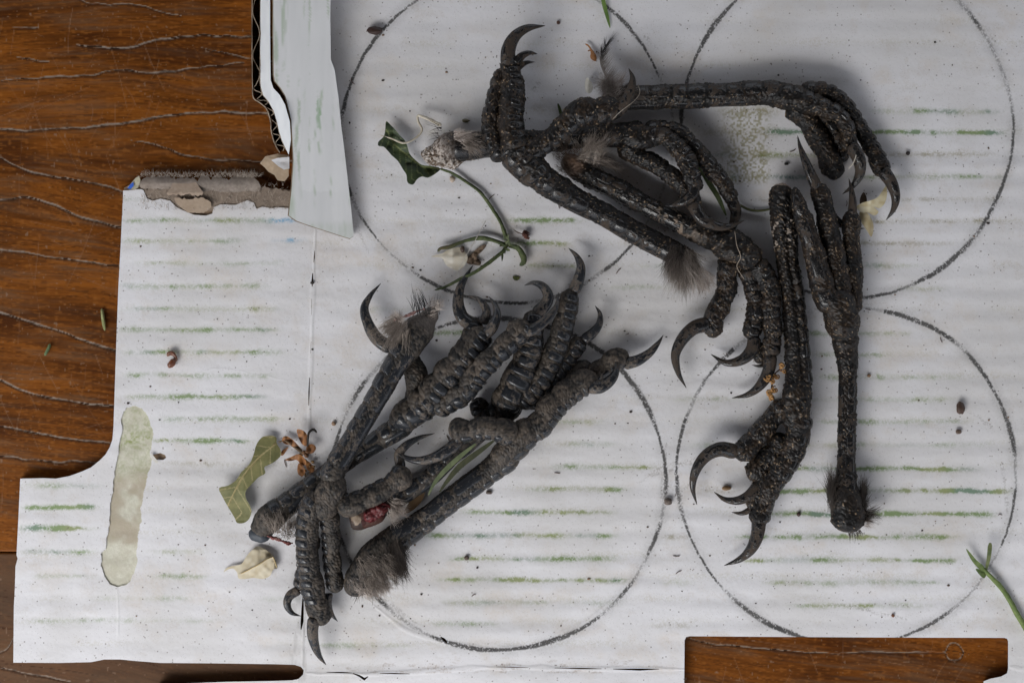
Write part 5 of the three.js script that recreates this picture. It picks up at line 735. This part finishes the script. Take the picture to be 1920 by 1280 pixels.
{ // orange dead flower
  const g = thing('dead_flower', onBoard(565, 850), 'shrivelled orange brown dead flower next to the olive dry leaf', 'flower');
  const pet = (o, h0, amp) => part('petal', leafSheet(o, (x, y) => h0 + warp(x, y) + amp * n2(x / 7, y / 7, 319), (x, y) => mixc([0.13, 0.05, 0.018], [0.36, 0.155, 0.045], n2(x / 3.5, y / 6, 320)), 0.15, 2.6), leafM, g);
  pet([[556, 805], [566, 806], [575, 814], [577, 826], [575, 836], [568, 834], [561, 824]], 2.2, 2.5); pet([[528, 824], [534, 817], [546, 822], [558, 834], [567, 845], [556, 843], [544, 834], [533, 832]], 1, 2.4); pet([[534, 862], [546, 856], [560, 851], [570, 858], [574, 870], [565, 872], [556, 862], [545, 864]], 1, 2.4); pet([[560, 868], [568, 874], [572, 884], [567, 893], [559, 889], [557, 878]], 0.6, 1.6); pet([[572, 862], [582, 868], [590, 880], [584, 886], [575, 878]], 0.8, 1.8); pet([[524, 851], [532, 842], [540, 838], [536, 846], [529, 854]], 0.6, 1.4); pet([[574, 838], [584, 832], [592, 838], [588, 848], [578, 850]], 2.4, 1.8);
  part('stem', stalk([[521, 829, 1, 1.4], [534, 826, 2, 1.8], [552, 838, 2.4, 2], [570, 852, 2.6, 3]], (t, n) => mixc([0.05, 0.035, 0.02], [0.16, 0.10, 0.05], n), 8), woodyM, g);
  part('hook', stalk([[576, 838, 4, 1.8], [577, 822, 5, 1.8], [579, 810, 5.4, 2.2], [587, 805, 4.8, 2.6], [594, 811, 3.6, 1.6]], () => [0.02, 0.016, 0.013], 8), woodyM, g);
  for (let i = 0; i < 9; i++) part('bead', blob([582 + rr(-11, 12), 876 + rr(-14, 14), rr(0.5, 2)], [rr(2, 3.6), rr(2, 3.6), 0.6], [0.20, 0.12, 0.045], 0.4, 2), vcol(0.7), g);
  for (let i = 0; i < 5; i++) part('bead', blob([570 + rr(-7, 8), 848 + rr(-7, 7), rr(1.5, 3)], [rr(3, 5), rr(3, 5), 0.8], [0.13, 0.06, 0.025], 0.5, 2), vcol(0.7), g);
}
{ // papery husk
  const g = thing('papery_husk', onBoard(475, 1058), 'translucent cream papery husk with a pointed tail below the cut bone', 'husk');
  const out = [[482, 1024], [490, 1026], [500, 1032], [511, 1042], [516, 1055], [520, 1065], [512, 1067], [506, 1079], [492, 1085], [475, 1083], [460, 1085], [447, 1084], [444, 1073], [437, 1066], [428, 1067], [419, 1072], [425, 1064], [440, 1060], [452, 1057], [462, 1042], [472, 1031]];
  const ridge = [[450, 1076], [470, 1066], [485, 1058], [500, 1048], [512, 1043]], h = (x, y) => 0.3 + warp(x, y) + 2.4 * Math.exp(-(((x - 487) / 30) ** 2 + ((y - 1056) / 26) ** 2)) + 1.1 * Math.exp(-distSeg(ridge, x, y)[0] / 3) + 0.9 * n2(x / 8, y / 8, 321);
  part('skin', leafSheet(out, h, (x, y) => mixc([0.52, 0.44, 0.29], [0.66, 0.60, 0.46], n2(x / 6, y / 6, 322)), 0.12, 2.6), petalM, g);
  part('vein', stalk(ridge.map(([x, y]) => [x, y, h(x, y) - warp(x, y) + 0.12, 1.1]), (t, n) => mixc([0.36, 0.25, 0.10], [0.48, 0.38, 0.2], n), 6), woodyM, g);
  part('vein', stalk([[511, 1042], [516, 1055], [519, 1064]].map(([x, y]) => [x, y, h(x, y) - warp(x, y) + 0.15, 1.4]), () => [0.42, 0.33, 0.17], 6), woodyM, g);
}
{ // seed coat on the left panel
  const g = thing('seed_coat', onBoard(321, 676), 'split reddish brown seed coat lying alone between green streaks', 'seed');
  const red = (t, n) => mixc([0.06, 0.015, 0.007], [0.24, 0.085, 0.035], n);
  part('half', stalk([[313, 668, 1, 3], [317, 662, 1.4, 4.5], [323, 662, 1.4, 4], [328, 668, 1.2, 3], [331, 678, 1, 2.5]], red, 12), vcol(0.4), g);
  part('half', stalk([[316, 690, 1, 3], [319, 684, 1.5, 6.5], [324, 677, 1.6, 6], [329, 673, 1.2, 3.5]], red, 12), vcol(0.4), g);
}
{ // cream petals hanging by the toe
  const g = thing('cream_petals', onBoard(1625, 390), 'pair of cream dry petals stuck beside a clawed toe', 'petal');
  const cp = (x, y) => mixc([0.52, 0.43, 0.24], [0.70, 0.65, 0.48], n2(x / 7, y / 5, 323));
  part('petal', leafSheet([[1606, 388], [1618, 380], [1632, 376], [1646, 370], [1655, 358], [1662, 348], [1664, 362], [1660, 380], [1650, 390], [1640, 388], [1648, 397], [1640, 404], [1630, 399], [1616, 398]], (x, y) => 3 + 1.8 * Math.sin((y - 350) / 18) + 1.3 * n2(x / 9, y / 9, 324), cp, 0.14, 2.8), petalM, g);
  part('petal', leafSheet([[1612, 398], [1622, 397], [1632, 405], [1638, 420], [1638, 434], [1634, 444], [1626, 432], [1617, 418]], (x, y) => 2 + 2.4 * Math.sin(clamp((x - 1610) / 30) * 3.14), (x, y) => mixc(cp(x, y), [0.36, 0.24, 0.08], 0.6 * n2(x / 6, y / 12, 325)), 0.14, 2.8), petalM, g);
  part('withered_petal', leafSheet([[1614, 386], [1613, 372], [1620, 360], [1626, 372], [1624, 382]], (x, y) => 1.4 + n2(x / 6, y / 6, 326), (x, y) => mixc([0.05, 0.03, 0.018], [0.12, 0.08, 0.05], n2(x / 4, y / 4, 327)), 0.14, 2.8), leafM, g);
}
{ // orange florets
  const g = thing('orange_florets', onBoard(1450, 715), 'sprig of tiny dried orange florets against a dark shank', 'flower');
  part('stem', stalk([[1447, 738, 4, 1.6], [1449, 712, 5, 1.8], [1454, 700, 5.4, 1.4], [1464, 691, 6, 1.4], [1468, 684, 6.5, 1.2]], () => [0.05, 0.022, 0.012], 7), woodyM, g);
  for (const [x, y, r, n] of [[1441, 708, 8, 5], [1454, 705, 8, 6], [1449, 716, 7, 5], [1442, 735, 9, 7], [1452, 732, 9, 7], [1447, 744, 8, 6], [1466, 687, 8, 6], [1470, 697, 4, 2]]) for (let i = 0; i < n; i++) {
    const a = rr(0, 6.28), cx = x + Math.cos(a) * rr(0, r * 0.6), cy = y + Math.sin(a) * rr(0, r * 0.6), q = rr(2.4, 4.2), b = rr(0, 6.28), hh = rr(4.5, 7.5), k = rnd();
    part('floret', stalk(Array.from({ length: 6 }, (_, j) => [cx + Math.cos(b + j * 0.95) * q, cy + Math.sin(b + j * 0.95) * q, hh + j * 0.16, rr(1.1, 1.9)]), (t, n2_) => mixc([0.20, 0.085, 0.02], [0.50, 0.29, 0.11], 0.5 * k + 0.5 * n2_), 7), woodyM, g);
  }
}
{ // fresh stem at the lower right
  const g = thing('green_stem', onBoard(1870, 1090), 'fresh green forked stem lying over the charcoal circle', 'stem');
  const gr = (t, n) => mixc([0.06, 0.10, 0.022], [0.18, 0.235, 0.075], n);
  part('stem', stalk([[1846, 1066, 2, 3.2], [1858, 1080, 1.8, 4.2], [1875, 1098, 1.4, 4.6], [1892, 1122, 1.3, 4.8], [1908, 1150, 1.3, 5], [1930, 1190, 1.3, 5.2], [1950, 1230, 1.3, 5.2]], gr), woodyM, g);
  part('leaf', leafSheet([[1812, 1028], [1822, 1038], [1832, 1050], [1846, 1062], [1850, 1072], [1842, 1070], [1830, 1060], [1820, 1046]], (x, y) => 1 + warp(x, y) + 1.4 * sst(1080, 1040, y), (x, y) => gr(0, 0.8 * n2(x / 5, y / 5, 330)), 0.2, 3), leafM, g);
  part('leaf', leafSheet([[1855, 1018], [1860, 1018], [1860, 1036], [1856, 1056], [1850, 1072], [1848, 1066], [1851, 1046]], (x, y) => 1.6 + warp(x, y) + 2 * sst(1070, 1030, y), (x, y) => mixc([0.05, 0.075, 0.02], [0.14, 0.16, 0.06], n2(x / 4, y / 6, 331)), 0.2, 3), leafM, g);
  part('leaf', leafSheet([[1830, 1066], [1840, 1068], [1850, 1076], [1846, 1084], [1838, 1078]], (x, y) => 0.6 + warp(x, y) + n2(x / 5, y / 5, 332), (x, y) => gr(0, 0.3 * n2(x / 5, y / 5, 333)), 0.2, 3), leafM, g);
}
const blade = (c, w, h, col) => { const u = [], d = [], cv = new THREE.CatmullRomCurve3(c.map(p => new THREE.Vector3(p[0], p[1], 0))).getSpacedPoints(16); cv.forEach((p, i) => { const a = cv[Math.max(0, i - 1)], b = cv[Math.min(16, i + 1)], l = Math.hypot(b.x - a.x, b.y - a.y), k = w * Math.sin(Math.PI * (0.06 + 0.92 * i / 16)) ** 0.6; u.push([p.x - (b.y - a.y) / l * k, p.y + (b.x - a.x) / l * k]); d.unshift([p.x + (b.y - a.y) / l * k, p.y - (b.x - a.x) / l * k]); }); return paint(sheet(u.concat(d), [], 0.16, h, 5, 0.9), col); };
const gcol = (a, b) => (x, y) => mixc(a, b, n2(x / 2.5, y / 14, 335));
single('grass_blade', blade([[1124, -40], [1132, 5], [1138, 28], [1144, 52]], 4, (x, y) => 0.6 + warp(x, y) + 1.2 * sst(50, -30, y), gcol([0.06, 0.12, 0.022], [0.15, 0.24, 0.05])), leafM, 'short bright green grass blade tip crossing the thin charcoal arc', 'grass');
single('grass_blade', blade([[892, 832], [862, 856], [832, 884], [814, 906], [803, 928]], 4.5, (x, y) => 11.5 - (x - 800) * 0.02, gcol([0.075, 0.10, 0.045], [0.17, 0.20, 0.10])), leafM, 'grey green grass blade wedged between scaly shanks', 'grass');
single('grass_blade', blade([[926, 826], [896, 848], [862, 874], [838, 902], [824, 922]], 5.5, (x, y) => 7, gcol([0.028, 0.034, 0.014], [0.07, 0.075, 0.03])), leafM, 'broad dark olive grass blade wedged between scaly shanks', 'grass');
single('brown_leaf_scrap', blade([[794, 912], [786, 930], [772, 948], [758, 962]], 9, (x, y) => 3, gcol([0.06, 0.032, 0.012], [0.16, 0.09, 0.035])), leafM, 'brown curled leaf scrap wedged between two shanks', 'leaf');
single('grass_blade', blade([[1310, 312], [1328, 340], [1346, 368], [1362, 404]], 5, (x, y) => 3, gcol([0.045, 0.07, 0.025], [0.12, 0.15, 0.06])), leafM, 'thin green grass blade between two muddy toes', 'grass');
single('tendril', stalk([[1372, 372, 2, 2], [1388, 384, 1.2, 2.2], [1406, 393, 1, 2.4], [1426, 395, 1, 2.2], [1446, 392, 1.2, 2]], (t, n) => mixc([0.05, 0.06, 0.02], [0.13, 0.13, 0.05], n), 8), woodyM, 'short olive tendril running from a toe to the scaly knob', 'tendril');
single('stalk_piece', stalk([[190, 578, -3.4, 2.6], [192, 592, -3.3, 3.4], [194, 606, -3.3, 3.2], [196, 620, -3.4, 1.8]], (t, n) => mixc([0.14, 0.16, 0.05], [0.33, 0.33, 0.16], n)), woodyM, 'dry yellow green stalk piece on the bare wood', 'stalk');
single('stalk_piece', stalk([[93, 644, -3.4, 2.6], [89, 655, -3.4, 3], [83, 667, -3.4, 2.4]], (t, n) => mixc([0.06, 0.10, 0.04], [0.14, 0.19, 0.08], n)), woodyM, 'short dark green stalk piece on the bare wood', 'stalk');
single('leaf_scrap', blade([[1046, 194], [1050, 206], [1052, 218], [1050, 226]], 3, (x, y) => 0.5 + warp(x, y), gcol([0.03, 0.05, 0.012], [0.09, 0.12, 0.03])), leafM, 'tiny dark green leaf scrap above the muddy hind toe', 'leaf');
single('leaf_scrap', blade([[962, 518], [968, 522], [974, 520]], 4, (x, y) => 0.3 + warp(x, y), gcol([0.03, 0.04, 0.012], [0.12, 0.14, 0.03])), leafM, 'tiny yellow green leaf crumb above the scaly toes', 'leaf');
{ // small body feather with its fluff
  const g = thing('body_feather', onBoard(1132, 130), 'small dark tipped body feather with grey fluff near orange husk', 'feather');
  const rach = [[1142, 160, 6, 0.9], [1134, 140, 5, 0.9], [1126, 118, 4, 0.8], [1128, 100, 3, 0.6], [1136, 84, 2, 0.4]];
  part('shaft', stalk(rach, (t) => mixc([0.45, 0.40, 0.36], [0.05, 0.04, 0.04], t), 6), woodyM, g);
  const list = []; for (let i = 0; i < 460; i++) { const t = rnd(), f = t * 4, j = Math.min(3, Math.floor(f)), u = f - j, a = rach[j], b = rach[j + 1], side = rnd() < 0.62 ? 1 : -1; const x = a[0] + (b[0] - a[0]) * u, y = a[1] + (b[1] - a[1]) * u, h = a[2] + (b[2] - a[2]) * u; const dark = sst(0.3, 0.75, t); list.push({ p: onBoard(x, y, h), d: new THREE.Vector3(side * rr(0.2, 0.5) + 0.28, rr(-0.06, 0.1), -0.8), l: rr(3, 6.4) * (side > 0 ? 1 : 0.6) / 1000, w: rr(0.03, 0.06) / 1000, c: mixc([0.34, 0.30, 0.27], [0.03, 0.026, 0.026], dark), curl: rr(0, 0.3) }); }
  part('barbs', hairs(list), vcol(0.7), g, { kind: 'stuff' });
  const fl = []; for (let i = 0; i < 620; i++) { const a = rr(0, 6.28); fl.push({ p: onBoard(1140 + rr(-9, 9), 158 + rr(-7, 8), rr(6, 9)), d: new THREE.Vector3(Math.cos(a), rr(0.0, 0.7), Math.sin(a) + 0.25), l: rr(2.5, 7) / 1000, w: rr(0.03, 0.06) / 1000, c: mixc([0.24, 0.20, 0.175], [0.50, 0.45, 0.41], rnd()), curl: rr(0.3, 1.4) }); }
  part('fluff', hairs(fl), vcol(0.8), g, { kind: 'stuff' });
}
single('orange_husk', mergeGeometries([stalk([[1097, 82, 1, 1.8], [1103, 85, 1.2, 1.8], [1108, 92, 1.2, 1.6], [1111, 98, 1.2, 3.4], [1113, 106, 1.3, 6], [1117, 115, 1.2, 3]], (t, n) => mixc([0.15, 0.055, 0.016], [0.38, 0.17, 0.05], n)), stalk([[1102, 96, 0.8, 1.2], [1106, 94, 1, 1.4], [1110, 97, 1.2, 1.2]], (t, n) => [0.2, 0.085, 0.025], 6)]), vcol(0.6), 'small orange brown husk touching the body feather', 'husk');
single('white_petal', leafSheet([[1101, 145], [1107, 151], [1112, 160], [1110, 172], [1103, 175], [1098, 168], [1097, 156]], (x, y) => 1 + warp(x, y) + 2 * Math.sin(clamp((x - 1095) / 18) * 3.14), (x, y) => mixc([0.60, 0.56, 0.47], [0.74, 0.72, 0.66], n2(x / 5, y / 5, 340)), 0.25, 2.6), petalM, 'small white petal standing beside the grey fluff', 'petal');
single('fine_hair', stalk([[1607, 272, 9, 0.8], [1606, 290, 10.5, 0.9], [1600, 306, 11, 0.9], [1591, 317, 11, 0.7]], () => [0.55, 0.5, 0.42], 5), woodyM, 'short white bristle on the bent toe above the cream petals', 'hair');
single('fine_hair', stalk([[1378, 432, 12, 0.6], [1382, 460, 13.5, 0.6], [1389, 482, 13, 0.6], [1382, 498, 12, 0.6], [1396, 524, 9, 0.5]], () => [0.34, 0.28, 0.22], 5), woodyM, 'long pale brown hair looping over a muddy palm', 'hair');
single('fine_hair', stalk([[1196, 158, 12, 0.5], [1200, 172, 13.5, 0.5], [1188, 190, 19, 0.5], [1165, 208, 20, 0.5], [1148, 224, 18, 0.5]], () => [0.42, 0.36, 0.29], 5), woodyM, 'curved tan hair over the muddy hind toe and black shank', 'hair');
single('dark_flower_scrap', mergeGeometries([...Array.from({ length: 9 }, () => stalk([[982 + rr(-2, 4), 440 + rr(-5, 5), 1, 2], [985 + rr(-6, 7), 440 + rr(-8, 8), rr(1, 2.6), 2.4], [987 + rr(-9, 9), 441 + rr(-9, 9), rr(0.6, 2), 1]], (t, n) => mixc([0.03, 0.012, 0.008], [0.12, 0.035, 0.02], n), 6)), stalk([[984, 440, 1.5, 1], [972, 436, 1.6, 1], [962, 430, 1.2, 0.8]], () => [0.05, 0.02, 0.012], 6)]), vcol(0.8), 'dark red flower scrap beside the shoot junction', 'flower');
// larger seeds and crumbs, one by one
const seeds = [
  [703, 57, 15, 8, 1.6, [0.03, 0.012, 0.008], 'dark brown oval seed on the upper charcoal arc', 'seed'], [1802, 765, 8, 12, 1.4, [0.055, 0.028, 0.018], 'pointed brown seed right of the upright feathered shank', 'seed'], [1798, 809, 5.5, 4.5, 0.8, [0.10, 0.065, 0.045], 'small brown crumb below the pointed brown seed', 'crumb'],
  [1253, 940, 7.5, 7, 1.2, [0.11, 0.085, 0.07], 'grey brown pellet between the two lower charcoal circles', 'pellet'], [1363, 915, 9, 4.5, 0.6, [0.22, 0.13, 0.06], 'flat tan crumb above the small claw', 'crumb'], [1498, 964, 4, 4, 0.7, [0.05, 0.028, 0.02], 'dark round seed on a green streak near the toes', 'seed'], [1047, 42, 3.5, 3.5, 0.6, [0.06, 0.022, 0.01], 'small round brown seed near the long claw tip', 'seed'],
  [875, 1046, 4.5, 4.5, 0.7, [0.08, 0.055, 0.042], 'brown crumb by the feathered heel', 'crumb'], [1703, 287, 4, 4, 0.7, [0.02, 0.012, 0.01], 'black round seed above the outer claw', 'seed'], [1675, 1154, 3.2, 3.2, 0.5, [0.14, 0.055, 0.025], 'tiny orange seed above the square cut out', 'seed'], [1458, 386, 5, 4, 0.7, [0.05, 0.03, 0.02], 'dark crumb at the foot of the upright toes', 'crumb'], [585, 530, 4, 2.6, 0.5, [0.03, 0.025, 0.02], 'black crumb in the fold slit', 'crumb'], [1630, 704, 3.6, 3, 0.5, [0.2, 0.11, 0.05], 'tan crumb right of the upright feathered shank', 'crumb'], [1475, 307, 4, 2.6, 0.6, [0.012, 0.01, 0.01], 'black speck seed on the olive stain', 'seed'], [917, 923, 6, 3.5, 0.6, [0.07, 0.05, 0.04], 'bent brown crumb below the plated shank', 'crumb'], [625, 794, 4, 4, 0.6, [0.25, 0.16, 0.1], 'small tan crumb left of the plated shank', 'crumb'], [873, 226, 7, 4, 0.6, [0.10, 0.085, 0.045], 'olive brown flake above the tufted cut end', 'crumb'], [848, 336, 5, 6, 0.7, [0.42, 0.34, 0.27], 'pale crumb under the thin stem', 'crumb'],
];
for (const [x, y, rx, ry, rh, c, label, cat] of seeds) single(cat, blob([x, y, rh * 0.8], [rx, ry, rh], c, 0.3, 3), vcol(0.6), label, cat);
{ // fine grit over the board, too small and too many to count
  const gs = []; for (let i = 0; i < 360; i++) { let x = rr(230, 1900), y = rr(10, 1180); if (i % 3 === 0) { x = 1250 + rr(-1, 1) * 420; y = 420 + rr(-1, 1) * 330; } if (x < 640 && y < 460) continue; const r = rr(0.5, 1) ** 2 * rr(0.8, 2.6), k = rnd(); gs.push(blob([x, y, 0.1], [r * rr(0.7, 1.6), r, r * 0.14], k < 0.5 ? [0.03, 0.02, 0.016] : k < 0.8 ? [0.09, 0.055, 0.035] : [0.2, 0.13, 0.08], 0.5, 1)); }
  for (let i = 0; i < 26; i++) { const x = rr(300, 1880), y = rr(60, 1170), a = rr(0, 6.28), l = rr(6, 18); if (x < 640 && y < 460) continue; gs.push(stalk([[x, y, 0.2, 0.8], [x + Math.cos(a) * l * 0.5 + rr(-3, 3), y + Math.sin(a) * l * 0.5 + rr(-3, 3), 0.35, 0.9], [x + Math.cos(a) * l, y + Math.sin(a) * l, 0.2, 0.6]], () => [0.09, 0.05, 0.035], 5)); }
  const m = single('soil_grit', mergeGeometries(gs), vcol(0.9), 'fine dark soil grit scattered over the white cardboard', 'grit', null, 'stuff');
}
scene.traverse(o => { if (o.isMesh) { o.castShadow = true; o.receiveShadow = true; } });
renderer.render(scene, camera);
